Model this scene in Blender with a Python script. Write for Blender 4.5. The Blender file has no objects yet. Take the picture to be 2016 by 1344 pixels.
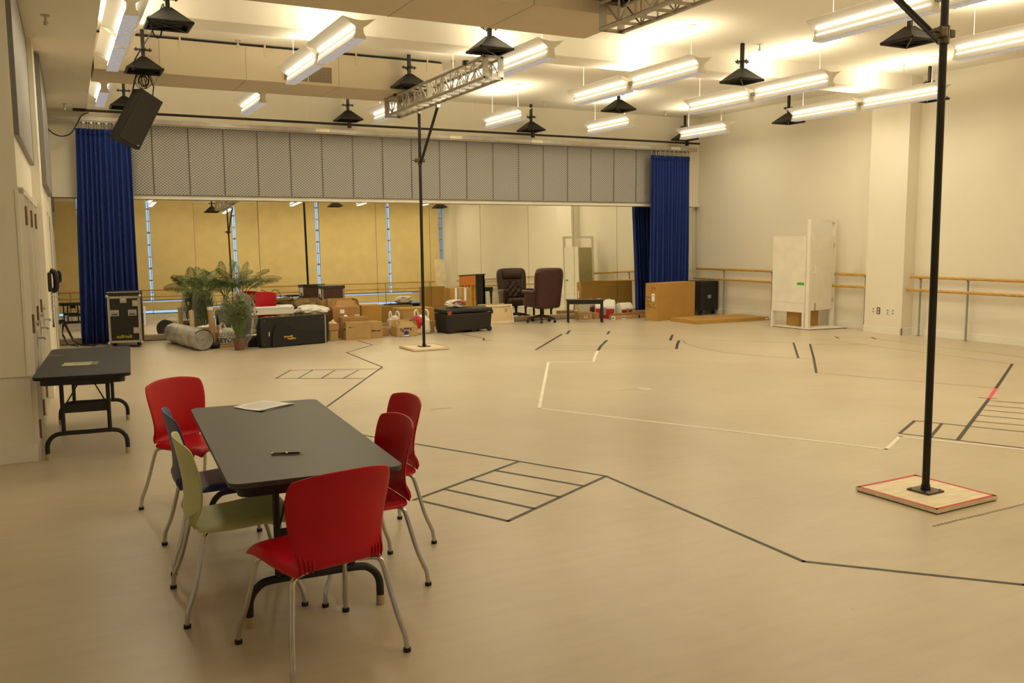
import bpy, bmesh, math, random
from mathutils import Vector, Matrix, noise as mnoise

# ------------------------------------------------------------------ scene, camera, world, exposure
SC = bpy.context.scene
COL = SC.collection
PI = math.pi
R = math.radians
SC.view_settings.view_transform = 'Standard'
SC.view_settings.look = 'None'
SC.view_settings.gamma = 1.0
SC.view_settings.use_curve_mapping = False
SC.view_settings.exposure = 0.18

cam_d = bpy.data.cameras.new('camera')
cam = bpy.data.objects.new('camera', cam_d)
COL.objects.link(cam)
cam_d.sensor_width = 36.0
cam_d.lens = 1752.86 * 36.0 / 2016.0
cam_d.clip_start = 0.05
cam_d.clip_end = 200
_r = Vector((0.889486568613156, -0.45692161401510556, -0.006023529083874185))
_d = Vector((-0.057163075543416375, -0.09818152007255485, -0.9935254259004448))
_f = Vector((0.45337184192582036, 0.8840718453621704, -0.11345018812992572))
cam.matrix_world = Matrix(((_r.x, -_d.x, -_f.x, 0.0), (_r.y, -_d.y, -_f.y, 0.0), (_r.z, -_d.z, -_f.z, 1.74), (0, 0, 0, 1)))
SC.camera = cam

W = bpy.data.worlds.new('daylight')
SC.world = W
W.use_nodes = True
W.node_tree.nodes['Background'].inputs[0].default_value = (0.30, 0.56, 1.0, 1)
W.node_tree.nodes['Background'].inputs[1].default_value = 1.35

cy = SC.cycles
cy.use_denoising = True
cy.max_bounces = 9
cy.diffuse_bounces = 5
cy.glossy_bounces = 5
cy.transmission_bounces = 6
cy.transparent_max_bounces = 12
cy.sample_clamp_indirect = 6.0
cy.blur_glossy = 0.5
cy.caustics_reflective = True
cy.caustics_refractive = False

LAMP_COL = (1.0, 0.875, 0.60)
UP_W = 13.0          # watts per lamp module, upward
DOWN_W = 11.0        # through the louvre
TUBE_E = 3.6

# ------------------------------------------------------------------ materials
MATS = {}
def mat(name, color=(0.8, 0.8, 0.8), rough=0.5, metal=0.0, var=0.0, vscale=6.0, vstretch=None, bump=0.0, bscale=60.0,
        emit=0.0, ecol=None, spec=0.5, trans=0.0, alpha=1.0, coat=0.0):
    if name in MATS: return MATS[name]
    m = bpy.data.materials.new(name); m.use_nodes = True
    nt = m.node_tree; p = nt.nodes['Principled BSDF']
    p.inputs['Base Color'].default_value = (*color, 1)
    p.inputs['Roughness'].default_value = rough
    p.inputs['Metallic'].default_value = metal
    p.inputs['Specular IOR Level'].default_value = spec
    p.inputs['Transmission Weight'].default_value = trans
    p.inputs['Alpha'].default_value = alpha
    p.inputs['Coat Weight'].default_value = coat
    if emit > 0:
        p.inputs['Emission Color'].default_value = (*(ecol or color), 1)
        p.inputs['Emission Strength'].default_value = emit
    if var > 0 or bump > 0:
        tc = nt.nodes.new('ShaderNodeTexCoord')
        mp = nt.nodes.new('ShaderNodeMapping')
        nt.links.new(tc.outputs['Object'], mp.inputs[0])
        if vstretch: mp.inputs['Scale'].default_value = vstretch
    if var > 0:
        n = nt.nodes.new('ShaderNodeTexNoise'); n.inputs['Scale'].default_value = vscale; n.inputs['Detail'].default_value = 5
        nt.links.new(mp.outputs[0], n.inputs['Vector'])
        rp = nt.nodes.new('ShaderNodeValToRGB')
        rp.color_ramp.elements[0].position = 0.3; rp.color_ramp.elements[1].position = 0.7
        lo = tuple(max(0, c * (1 - var)) for c in color); hi = tuple(min(1, c * (1 + var)) for c in color)
        rp.color_ramp.elements[0].color = (*lo, 1); rp.color_ramp.elements[1].color = (*hi, 1)
        nt.links.new(n.outputs[0], rp.inputs[0]); nt.links.new(rp.outputs[0], p.inputs['Base Color'])
    if bump > 0:
        b = nt.nodes.new('ShaderNodeBump'); b.inputs['Strength'].default_value = bump; b.inputs['Distance'].default_value = 0.01
        n2 = nt.nodes.new('ShaderNodeTexNoise'); n2.inputs['Scale'].default_value = bscale
        nt.links.new(mp.outputs[0], n2.inputs['Vector'])
        nt.links.new(n2.outputs[0], b.inputs['Height']); nt.links.new(b.outputs[0], p.inputs['Normal'])
    MATS[name] = m
    return m

M_wall = mat('cream wall paint', (0.78, 0.735, 0.625), 0.6, var=0.02, vscale=1.2)
M_ceil = mat('white ceiling paint', (0.84, 0.81, 0.74), 0.8, var=0.015, vscale=1.5)
M_duct = mat('painted duct board', (0.60, 0.515, 0.385), 0.6, var=0.03, vscale=2.0)
M_trimw = mat('white trim gloss', (0.80, 0.765, 0.67), 0.35, var=0.02, vscale=4)
M_black = mat('black powder coat', (0.010, 0.009, 0.008), 0.5, var=0.25, vscale=20)
M_blackm = mat('black iron pipe', (0.011, 0.009, 0.007), 0.42, metal=0.2, var=0.3, vscale=14)
M_rub = mat('black rubber', (0.012, 0.011, 0.010), 0.7)
M_chrome = mat('chrome', (0.56, 0.55, 0.54), 0.14, metal=1.0, var=0.03, vscale=30)
M_steel = mat('brushed steel', (0.55, 0.53, 0.50), 0.35, metal=1.0, var=0.1, vscale=20)
M_alu = mat('truss aluminium', (0.46, 0.43, 0.38), 0.42, metal=0.85, var=0.08, vscale=15)
M_grey = mat('grey painted metal', (0.33, 0.31, 0.30), 0.45, metal=0.35, var=0.08, vscale=8)
M_wood = mat('barre oak', (0.56, 0.315, 0.075), 0.4, var=0.25, vscale=9, vstretch=(6, 1, 6))
M_ply = mat('pale plywood', (0.80, 0.69, 0.49), 0.55, var=0.12, vscale=5, vstretch=(1, 6, 1))
M_redtape = mat('red tape', (0.55, 0.03, 0.02), 0.5, var=0.1)
M_table = mat('charcoal laminate', (0.050, 0.046, 0.040), 0.42, var=0.12, vscale=40, bump=0.05, bscale=300)
M_tframe = mat('table frame black', (0.010, 0.009, 0.009), 0.5, var=0.2, vscale=15)
M_beige = mat('beige plastic', (0.50, 0.38, 0.20), 0.5, var=0.05)
M_red = mat('red moulded plastic', (0.50, 0.002, 0.012), 0.38, var=0.06, vscale=10, bump=0.03, bscale=400, spec=0.3)
M_blue = mat('navy moulded plastic', (0.045, 0.055, 0.22), 0.38, var=0.06, vscale=10, bump=0.03, bscale=400)
M_green = mat('sage moulded plastic', (0.55, 0.585, 0.28), 0.42, var=0.05, vscale=10, bump=0.03, bscale=400)
M_curt = mat('royal blue velour', (0.007, 0.030, 0.20), 0.85, var=0.18, vscale=30, bump=0.2, bscale=200)
M_white = mat('white plastic', (0.82, 0.80, 0.75), 0.45, var=0.02)
M_paper = mat('white paper', (0.90, 0.89, 0.90), 0.7, var=0.02)
M_card = mat('brown cardboard', (0.42, 0.235, 0.085), 0.75, var=0.10, vscale=4, vstretch=(1, 1, 4))
M_card2 = mat('amber cardboard', (0.47, 0.265, 0.062), 0.72, var=0.08, vscale=3)
M_card3 = mat('tan cardboard', (0.47, 0.31, 0.13), 0.75, var=0.08, vscale=4)
M_tape = mat('packing tape', (0.45, 0.27, 0.11), 0.25, var=0.05)
M_ink = mat('black ink', (0.03, 0.022, 0.018), 0.6)
M_redink = mat('red ink', (0.45, 0.05, 0.02), 0.6)
M_blueink = mat('blue print', (0.035, 0.035, 0.20), 0.5, var=0.5, vscale=60)
M_yel = mat('yellow print', (0.62, 0.42, 0.03), 0.5, var=0.1)
M_maroon = mat('burgundy leather', (0.050, 0.014, 0.014), 0.35, var=0.25, vscale=12, bump=0.15, bscale=120)
M_mahog = mat('mahogany wood', (0.050, 0.014, 0.010), 0.35, var=0.2, vscale=10)
M_leaf = mat('palm green', (0.058, 0.105, 0.012), 0.5, var=0.45, vscale=12)
M_leaf2 = mat('bright leaf green', (0.13, 0.19, 0.02), 0.5, var=0.4, vscale=14)
M_stem = mat('palm stem', (0.16, 0.17, 0.04), 0.6, var=0.3)
M_terra = mat('brown plastic pot', (0.20, 0.075, 0.035), 0.55, var=0.15)
M_soil = mat('potting soil', (0.03, 0.02, 0.012), 0.9, var=0.4, vscale=40)
M_brown = mat('dark brown leatherette', (0.075, 0.030, 0.018), 0.5, var=0.2, vscale=12)
M_kerb = mat('kerb laminate', (0.36, 0.28, 0.18), 0.5, var=0.08, vscale=3)
M_pink = mat('magenta seat', (0.60, 0.01, 0.22), 0.6, var=0.1)
M_green_t = mat('green tape', (0.05, 0.42, 0.08), 0.5)
M_gold = mat('gold trim', (0.80, 0.55, 0.18), 0.25, metal=1.0)
M_case = mat('black tolex', (0.008, 0.007, 0.006), 0.6, var=0.3, vscale=60, bump=0.2, bscale=250)
M_gry_pl = mat('grey plastic', (0.30, 0.29, 0.27), 0.5, var=0.05)
M_orange = mat('orange stained wood', (0.52, 0.16, 0.02), 0.45, var=0.15, vscale=6)
M_honey = mat('honey wood', (0.60, 0.33, 0.07), 0.5, var=0.2, vscale=6)
M_setw = mat('painted set wall', (0.80, 0.76, 0.66), 0.6, var=0.05, vscale=5)
M_shade = mat('tan roller shade', (0.76, 0.615, 0.31), 0.8, var=0.05, vscale=2.5, bump=0.1, bscale=300)
M_hinge = mat('bronze hinge', (0.20, 0.125, 0.075), 0.45, metal=0.6, var=0.15)
M_doorw = mat('greyed door paint', (0.40, 0.355, 0.30), 0.6, spec=0.15, var=0.04, vscale=6)
M_blktape = mat('black floor tape', (0.030, 0.025, 0.020), 0.5, var=0.15)
M_whttape = mat('white floor tape', (0.86, 0.82, 0.72), 0.5, var=0.05)
M_pnktape = mat('pink floor tape', (0.80, 0.05, 0.16), 0.5, var=0.05)
M_scuff = mat('scuffed grey', (0.20, 0.16, 0.11), 0.7, var=0.4, vscale=30)
M_bagw = mat('white bag plastic', (0.78, 0.75, 0.68), 0.4, var=0.08, vscale=10)
M_bagr = mat('red bag print', (0.45, 0.012, 0.015), 0.4)
M_spk = mat('speaker black', (0.012, 0.010, 0.008), 0.7, var=0.2, vscale=60, bump=0.3, bscale=400)
M_tube = mat('fluorescent tube', (1, 1, 1), 0.3, emit=TUBE_E, ecol=(1.0, 0.90, 0.70))
M_refl = mat('lamp reflector enamel', (0.86, 0.84, 0.80), 0.4, var=0.01)
M_louv = mat('lit louvre diffuser', (0.45, 0.45, 0.47), 0.4, var=0.2, vscale=80, emit=0.21, ecol=(0.86, 0.86, 0.92))
M_fur = mat('brown knit blanket', (0.22, 0.15, 0.055), 0.9, var=0.4, vscale=40, bump=0.5, bscale=90)
M_cloth = mat('white cloth', (0.80, 0.78, 0.72), 0.8, var=0.06, vscale=10)
M_canvas = mat('raw canvas', (0.72, 0.56, 0.33), 0.8, var=0.06, vscale=14)
M_dark = mat('dark gap', (0.02, 0.016, 0.012), 0.9)
M_yelpap = mat('cream card', (0.42, 0.39, 0.24), 0.6, var=0.06)

def m_floor():
    m = bpy.data.materials.new('worn beige vinyl floor'); m.use_nodes = True
    nt = m.node_tree; p = nt.nodes['Principled BSDF']
    tc = nt.nodes.new('ShaderNodeTexCoord')
    def noise(scale, stretch, detail=5, rough=0.6):
        mp = nt.nodes.new('ShaderNodeMapping'); mp.inputs['Scale'].default_value = stretch
        n = nt.nodes.new('ShaderNodeTexNoise'); n.inputs['Scale'].default_value = scale; n.inputs['Detail'].default_value = detail; n.inputs['Roughness'].default_value = rough
        nt.links.new(tc.outputs['Object'], mp.inputs[0]); nt.links.new(mp.outputs[0], n.inputs['Vector'])
        return n
    a = noise(0.55, (1, 1, 1), 6)
    r1 = nt.nodes.new('ShaderNodeValToRGB')
    r1.color_ramp.elements[0].position = 0.32; r1.color_ramp.elements[1].position = 0.68
    r1.color_ramp.elements[0].color = (0.515, 0.435, 0.320, 1); r1.color_ramp.elements[1].color = (0.605, 0.522, 0.398, 1)
    nt.links.new(a.outputs[0], r1.inputs[0])
    b = noise(2.2, (1.0, 7.0, 1), 6)                     # mop streaks running across the room
    r2 = nt.nodes.new('ShaderNodeValToRGB')
    r2.color_ramp.elements[0].position = 0.30; r2.color_ramp.elements[1].position = 0.62
    r2.color_ramp.elements[0].color = (0.95, 0.94, 0.93, 1); r2.color_ramp.elements[1].color = (1.02, 1.02, 1.02, 1)
    nt.links.new(b.outputs[0], r2.inputs[0])
    mx = nt.nodes.new('ShaderNodeMixRGB'); mx.blend_type = 'MULTIPLY'; mx.inputs[0].default_value = 1
    nt.links.new(r1.outputs[0], mx.inputs[1]); nt.links.new(r2.outputs[0], mx.inputs[2])
    c = noise(9.0, (1, 1, 1), 8, 0.7)                    # small scuffs
    r3 = nt.nodes.new('ShaderNodeValToRGB')
    r3.color_ramp.elements[0].position = 0.26; r3.color_ramp.elements[1].position = 0.36
    r3.color_ramp.elements[0].color = (0.80, 0.77, 0.74, 1); r3.color_ramp.elements[1].color = (1, 1, 1, 1)
    nt.links.new(c.outputs[0], r3.inputs[0])
    mx2 = nt.nodes.new('ShaderNodeMixRGB'); mx2.blend_type = 'MULTIPLY'; mx2.inputs[0].default_value = 0.8
    nt.links.new(mx.outputs[0], mx2.inputs[1]); nt.links.new(r3.outputs[0], mx2.inputs[2])
    nt.links.new(mx2.outputs[0], p.inputs['Base Color'])
    r4 = nt.nodes.new('ShaderNodeMapRange'); r4.inputs[3].default_value = 0.29; r4.inputs[4].default_value = 0.36
    nt.links.new(b.outputs[0], r4.inputs[0]); nt.links.new(r4.outputs[0], p.inputs['Roughness'])
    p.inputs['Specular IOR Level'].default_value = 0.42
    return m
M_floor = m_floor()

def m_mesh():
    """expanded-metal diamonds: light strands over dark holes"""
    m = bpy.data.materials.new('expanded metal acoustic mesh'); m.use_nodes = True
    nt = m.node_tree; p = nt.nodes['Principled BSDF']
    tc = nt.nodes.new('ShaderNodeTexCoord')
    sep = nt.nodes.new('ShaderNodeSeparateXYZ'); nt.links.new(tc.outputs['Object'], sep.inputs[0])
    def math_(op, a, b=None):
        n = nt.nodes.new('ShaderNodeMath'); n.operation = op
        for i, v in enumerate((a, b)):
            if v is None: continue
            if isinstance(v, (int, float)): n.inputs[i].default_value = v
            else: nt.links.new(v, n.inputs[i])
        return n.outputs[0]
    xy = math_('ADD', sep.outputs[0], sep.outputs[1])
    u = math_('MULTIPLY', xy, 1 / 0.060); v = math_('MULTIPLY', sep.outputs[2], 1 / 0.048)
    def saw(t):
        f = math_('FRACT', t); return math_('ABSOLUTE', math_('SUBTRACT', f, 0.5))
    d1 = saw(math_('ADD', u, v)); d2 = saw(math_('SUBTRACT', u, v))
    mn = math_('MAXIMUM', d1, d2)
    strand = nt.nodes.new('ShaderNodeMapRange'); strand.inputs[1].default_value = 0.27; strand.inputs[2].default_value = 0.40
    nt.links.new(mn, strand.inputs[0])
    rp = nt.nodes.new('ShaderNodeValToRGB')
    rp.color_ramp.elements[0].color = (0.20, 0.19, 0.175, 1); rp.color_ramp.elements[1].color = (0.48, 0.475, 0.47, 1)
    nt.links.new(strand.outputs[0], rp.inputs[0]); nt.links.new(rp.outputs[0], p.inputs['Base Color'])
    p.inputs['Roughness'].default_value = 0.5
    b = nt.nodes.new('ShaderNodeBump'); b.inputs['Strength'].default_value = 0.6; b.inputs['Distance'].default_value = 0.01
    nt.links.new(strand.outputs[0], b.inputs['Height']); nt.links.new(b.outputs[0], p.inputs['Normal'])
    return m
M_mesh = m_mesh()
M_pframe = mat('panel frame grey', (0.20, 0.19, 0.18), 0.45, metal=0.2, var=0.05)

def m_mirror():
    m = bpy.data.materials.new('silvered mirror'); m.use_nodes = True
    p = m.node_tree.nodes['Principled BSDF']
    p.inputs['Base Color'].default_value = (0.89, 0.90, 0.83, 1)
    p.inputs['Metallic'].default_value = 1.0; p.inputs['Roughness'].default_value = 0.0
    return m
M_mirror = m_mirror()

def m_plastic():
    m = bpy.data.materials.new('clear crumpled film'); m.use_nodes = True
    nt = m.node_tree
    for n in list(nt.nodes): nt.nodes.remove(n)
    out = nt.nodes.new('ShaderNodeOutputMaterial')
    tr = nt.nodes.new('ShaderNodeBsdfTransparent'); tr.inputs[0].default_value = (0.93, 0.93, 0.92, 1)
    gl = nt.nodes.new('ShaderNodeBsdfPrincipled'); gl.inputs['Base Color'].default_value = (0.62, 0.62, 0.58, 1); gl.inputs['Roughness'].default_value = 0.25
    fr = nt.nodes.new('ShaderNodeLayerWeight'); fr.inputs[0].default_value = 0.35
    mr = nt.nodes.new('ShaderNodeMapRange'); mr.inputs[3].default_value = 0.035; mr.inputs[4].default_value = 0.45
    mx = nt.nodes.new('ShaderNodeMixShader')
    nt.links.new(fr.outputs['Facing'], mr.inputs[0]); nt.links.new(mr.outputs[0], mx.inputs[0])
    nt.links.new(tr.outputs[0], mx.inputs[1]); nt.links.new(gl.outputs[0], mx.inputs[2]); nt.links.new(mx.outputs[0], out.inputs[0])
    return m
M_film = m_plastic()

def m_glass():
    m = bpy.data.materials.new('window glass'); m.use_nodes = True
    nt = m.node_tree
    for n in list(nt.nodes): nt.nodes.remove(n)
    out = nt.nodes.new('ShaderNodeOutputMaterial')
    tr = nt.nodes.new('ShaderNodeBsdfTransparent'); tr.inputs[0].default_value = (0.95, 0.97, 0.97, 1)
    gl = nt.nodes.new('ShaderNodeBsdfGlossy'); gl.inputs['Roughness'].default_value = 0.02
    fr = nt.nodes.new('ShaderNodeFresnel'); fr.inputs[0].default_value = 1.45
    mx = nt.nodes.new('ShaderNodeMixShader')
    nt.links.new(fr.outputs[0], mx.inputs[0]); nt.links.new(tr.outputs[0], mx.inputs[1]); nt.links.new(gl.outputs[0], mx.inputs[2]); nt.links.new(mx.outputs[0], out.inputs[0])
    return m
M_glass = m_glass()

def m_wrap():
    m = mat('grey bubble wrap', (0.46, 0.435, 0.40), 0.2, var=0.22, vscale=4, vstretch=(0.8, 3, 3), bump=0.5, bscale=22)
    return m
M_wrap = m_wrap()
M_felt = mat('dark grey felt', (0.10, 0.10, 0.105), 0.9, var=0.2, vscale=30)
M_grille = None
def m_grille():
    m = bpy.data.materials.new('return air grille grid'); m.use_nodes = True
    nt = m.node_tree; p = nt.nodes['Principled BSDF']
    tc = nt.nodes.new('ShaderNodeTexCoord')
    br = nt.nodes.new('ShaderNodeTexBrick')
    br.offset = 0.0; br.inputs['Scale'].default_value = 1.0
    br.inputs['Brick Width'].default_value = 0.022; br.inputs['Row Height'].default_value = 0.022; br.inputs['Mortar Size'].default_value = 0.004
    br.inputs['Color1'].default_value = (0.035, 0.027, 0.018, 1); br.inputs['Color2'].default_value = (0.045, 0.033, 0.022, 1); br.inputs['Mortar'].default_value = (0.34, 0.27, 0.17, 1)
    mp = nt.nodes.new('ShaderNodeMapping'); mp.inputs['Rotation'].default_value = (PI / 2, 0, 0)
    nt.links.new(tc.outputs['Object'], mp.inputs[0]); nt.links.new(mp.outputs[0], br.inputs['Vector'])
    nt.links.new(br.outputs[0], p.inputs['Base Color']); p.inputs['Roughness'].default_value = 0.6
    return m
M_grille = m_grille()

# ------------------------------------------------------------------ geometry helpers
class MB:
    """collects shapes; build() links them as ONE mesh object"""
    def __init__(s): s.bm = bmesh.new()
    def _xf(s, vs, M):
        if M is not None: bmesh.ops.transform(s.bm, matrix=M, verts=vs)
    def box(s, c, d, rot=None, bev=0.0, taper=None):
        r = bmesh.ops.create_cube(s.bm, size=1.0); vs = r['verts']
        for v in vs:
            v.co = Vector((v.co.x * d[0], v.co.y * d[1], v.co.z * d[2]))
            if taper and v.co.z > 0: v.co.x *= taper[0]; v.co.y *= taper[1]
        if bev > 0:
            es = list({e for v in vs for e in v.link_edges})
            rr = bmesh.ops.bevel(s.bm, geom=es, offset=bev, segments=2, affect='EDGES', profile=0.6)
            vs = list({v for f in rr['faces'] for v in f.verts} | {v for v in vs if v.is_valid})
        M = Matrix.Translation(Vector(c))
        if rot is not None: M = M @ (rot if isinstance(rot, Matrix) else Matrix.Rotation(rot, 4, 'Z'))
        s._xf(vs, M); return s
    def bx(s, x0, x1, y0, y1, z0, z1, bev=0.0):
        return s.box(((x0 + x1) / 2, (y0 + y1) / 2, (z0 + z1) / 2), (abs(x1 - x0), abs(y1 - y0), abs(z1 - z0)), bev=bev)
    def cyl(s, c, r, h, axis='Z', n=16, r2=None):
        g = bmesh.ops.create_cone(s.bm, cap_ends=True, segments=n, radius1=r, radius2=r if r2 is None else r2, depth=h)
        M = Matrix.Translation(Vector(c))
        if axis == 'X': M = M @ Matrix.Rotation(PI / 2, 4, 'Y')
        elif axis == 'Y': M = M @ Matrix.Rotation(PI / 2, 4, 'X')
        elif isinstance(axis, Matrix): M = M @ axis
        s._xf(g['verts'], M); return s
    def sph(s, c, r, n=12, sc=(1, 1, 1)):
        g = bmesh.ops.create_uvsphere(s.bm, u_segments=n, v_segments=max(6, n // 2), radius=r)
        s._xf(g['verts'], Matrix.Translation(Vector(c)) @ Matrix.Diagonal((*sc, 1))); return s
    def tube(s, pts, r, n=8, smooth=0, closed=False, cap=True):
        pts = [Vector(p) for p in pts]
        if smooth: pts = catmull(pts, smooth, closed)
        rs = r if isinstance(r, (list, tuple)) else [r] * len(pts)
        if len(rs) != len(pts): rs = [rs[0] + (rs[-1] - rs[0]) * i / (len(pts) - 1) for i in range(len(pts))]
        rings = []; N = len(pts); up = None
        for i, p in enumerate(pts):
            a = pts[(i - 1) % N] if (closed or i > 0) else p; b = pts[(i + 1) % N] if (closed or i < N - 1) else p
            t = (b - a).normalized() if (b - a).length > 1e-9 else Vector((0, 0, 1))
            if up is None:
                up = t.orthogonal().normalized()
            up = (up - t * up.dot(t))
            up = up.normalized() if up.length > 1e-6 else t.orthogonal().normalized()
            w = t.cross(up)
            rings.append([s.bm.verts.new(p + (up * math.cos(2 * PI * k / n) + w * math.sin(2 * PI * k / n)) * rs[i]) for k in range(n)])
        M_ = N if closed else N - 1
        for i in range(M_):
            A, B = rings[i], rings[(i + 1) % N]
            for k in range(n):
                try: s.bm.faces.new((A[k], A[(k + 1) % n], B[(k + 1) % n], B[k]))
                except ValueError: pass
        if cap and not closed:
            s.bm.faces.new(list(reversed(rings[0]))); s.bm.faces.new(rings[-1])
        return s
    def prism(s, poly, z0, z1, M=None):
        """poly of (x, y) extruded along z, then M"""
        a = [s.bm.verts.new((x, y, z0)) for x, y in poly]; b = [s.bm.verts.new((x, y, z1)) for x, y in poly]
        n = len(poly)
        s.bm.faces.new(list(reversed(a))); s.bm.faces.new(b)
        for i in range(n): s.bm.faces.new((a[i], a[(i + 1) % n], b[(i + 1) % n], b[i]))
        s._xf(a + b, M); return s
    def lathe(s, prof, c=(0, 0, 0), n=20):
        rings = [[s.bm.verts.new((c[0] + r * math.cos(2 * PI * k / n), c[1] + r * math.sin(2 * PI * k / n), c[2] + z)) for k in range(n)] for r, z in prof]
        for A, B in zip(rings, rings[1:]):
            for k in range(n): s.bm.faces.new((A[k], A[(k + 1) % n], B[(k + 1) % n], B[k]))
        s.bm.faces.new(list(reversed(rings[0]))); s.bm.faces.new(rings[-1])
        return s
    def grid(s, fn, nu, nv):
        vs = [[s.bm.verts.new(fn(i / nu, j / nv)) for i in range(nu + 1)] for j in range(nv + 1)]
        for j in range(nv):
            for i in range(nu): s.bm.faces.new((vs[j][i], vs[j][i + 1], vs[j + 1][i + 1], vs[j + 1][i]))
        return s
    def poly(s, pts):
        s.bm.faces.new([s.bm.verts.new(p) for p in pts]); return s
    def blob(s, c, d, seed=0, amp=0.18, freq=2.2, sub=3, flat=True, boxy=1.0):
        g = bmesh.ops.create_icosphere(s.bm, subdivisions=sub, radius=1.0)
        for v in g['verts']:
            p = v.co.copy(); k = 1 + amp * mnoise.noise(p * freq + Vector((seed * 3.1, seed * 1.7, seed))) + amp * 0.6 * abs(mnoise.noise(p * freq * 2.7 + Vector((seed, 0, seed * 2))))
            if boxy != 1.0: p = Vector([math.copysign(abs(c_) ** boxy, c_) for c_ in p]) * 0.86; p.x *= 1.0 + 0.10 * -p.z; k *= 1 + 0.05 * mnoise.noise(v.co * 9)
            v.co = Vector((p.x * k * d[0] / 2, p.y * k * d[1] / 2, p.z * k * d[2] / 2))
            if flat: v.co.z = max(v.co.z, -d[2] / 2 * 0.86)
        M = Matrix.Translation(Vector((c[0], c[1], c[2] + d[2] / 2 * 0.86)))
        s._xf(g['verts'], M); return s
    def build(s, name, material, parent=None, smooth=None, solid=0.0, loc=None, rotz=None, subsurf=0):
        bmesh.ops.recalc_face_normals(s.bm, faces=s.bm.faces)
        me = bpy.data.meshes.new(name); s.bm.to_mesh(me); s.bm.free()
        me.materials.append(material)
        if smooth is not None:
            for p in me.polygons: p.use_smooth = True
            if smooth < 180:
                try: me.set_sharp_from_angle(angle=R(smooth))
                except Exception: pass
        o = bpy.data.objects.new(name, me); COL.objects.link(o)
        if parent is not None: o.parent = parent
        if loc is not None: o.location = loc
        if rotz is not None: o.rotation_euler = (0, 0, rotz)
        if solid:
            md = o.modifiers.new('thick', 'SOLIDIFY'); md.thickness = solid; md.offset = 0
        if subsurf:
            md = o.modifiers.new('sub', 'SUBSURF'); md.levels = subsurf; md.render_levels = subsurf
        return o

def catmull(P, k, closed=False):
    out = []; N = len(P)
    rng = range(N if closed else N - 1)
    for i in rng:
        p1, p2 = P[i], P[(i + 1) % N]
        p0 = P[i - 1] if (closed or i > 0) else p1 * 2 - p2
        p3 = P[(i + 2) % N] if (closed or i < N - 2) else p2 * 2 - p1
        for j in range(k):
            t = j / k
            out.append(0.5 * ((2 * p1) + (p2 - p0) * t + (2 * p0 - 5 * p1 + 4 * p2 - p3) * t * t + (3 * p1 - p0 - 3 * p2 + p3) * t ** 3))
    if not closed: out.append(P[-1].copy())
    return out

def tag(o, label=None, cat=None, group=None, kind=None):
    if label: o['label'] = label
    if cat: o['category'] = cat
    if group: o['group'] = group
    if kind: o['kind'] = kind
    return o
def thing(name, label, cat, loc=(0, 0, 0), rotz=0.0, group=None):
    o = bpy.data.objects.new(name, None); COL.objects.link(o)
    o.empty_display_size = 0.1; o.location = loc; o.rotation_euler = (0, 0, rotz)
    return tag(o, label, cat, group)
def struct(mb, name, m, parent=None, smooth=None, **k):
    o = mb.build(name, m, parent, smooth, **k)
    if parent is None: o['kind'] = 'structure'
    return o
def kids(o): return list(o.children)
def copy_tree(o, parent=None):
    c = o.copy(); COL.objects.link(c)
    if parent is not None: c.parent = parent
    for ch in kids(o): copy_tree(ch, c)
    return c
def dup(o, loc, rotz, label, group=None):
    c = copy_tree(o); c.location = loc; c.rotation_euler = (0, 0, rotz); c['label'] = label
    if group: c['group'] = group
    elif 'group' in c: del c['group']
    return c
def text_mesh(name, body, size, m, parent, loc, rot, extrude=0.0006, shear=0.0, bold=0.0):
    cu = bpy.data.curves.new(name, 'FONT'); cu.body = body; cu.size = size; cu.extrude = extrude; cu.shear = shear; cu.offset = bold
    cu.align_x = 'CENTER'; cu.align_y = 'CENTER'; cu.resolution_u = 3
    t = bpy.data.objects.new(name + '_tmp', cu); COL.objects.link(t)
    bpy.context.view_layer.update()
    me = bpy.data.meshes.new_from_object(t.evaluated_get(bpy.context.evaluated_depsgraph_get()))
    bpy.data.objects.remove(t); bpy.data.curves.remove(cu)
    me.name = name; me.materials.clear(); me.materials.append(m)
    o = bpy.data.objects.new(name, me); COL.objects.link(o)
    o.parent = parent; o.location = loc; o.rotation_euler = rot
    return o
def scribble(name, m, parent, x0, x1, z, h, y, seed, r=0.004, plane='x'):
    """a worn, unreadable line of marks on a front (plane x) or a left side (plane y)"""
    rnd = random.Random(seed); mb = MB(); x = x0
    while x < x1:
        w = min(rnd.uniform(0.5, 1.1) * h, x1 - x); zz = z + rnd.uniform(-0.12, 0.12) * h; hh = h * rnd.uniform(0.55, 1.0)
        if plane == 'x': mb.bx(x, x + w * 0.78, y - 0.0018, y - 0.0005, zz - hh / 2, zz + hh / 2)
        else: mb.bx(y - 0.0018, y - 0.0005, x, x + w * 0.78, zz - hh / 2, zz + hh / 2)
        x += w
    mb.build(name, m, parent)
ORD = ['first', 'second', 'third', 'fourth', 'fifth', 'sixth', 'seventh', 'eighth', 'ninth', 'tenth', 'eleventh', 'twelfth', 'thirteenth',
       'fourteenth', 'fifteenth', 'sixteenth', 'seventeenth', 'eighteenth', 'nineteenth']

# ------------------------------------------------------------------ the room
ZC = 4.533
XW = 13.71
def wl(y): return -0.213 + 0.017 * (y - 7.97)          # left wall, a degree off square
struct(MB().bx(-2.6, 14.2, -2.2, 17.3, -0.12, 0.0), 'floor', M_floor)
struct(MB().bx(-2.6, 14.2, -2.2, 17.3, ZC, ZC + 0.12), 'ceiling', M_ceil)
struct(MB().bx(XW, XW + 0.15, -2.2, 17.3, 0, ZC), 'wall_right', M_wall)
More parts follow.
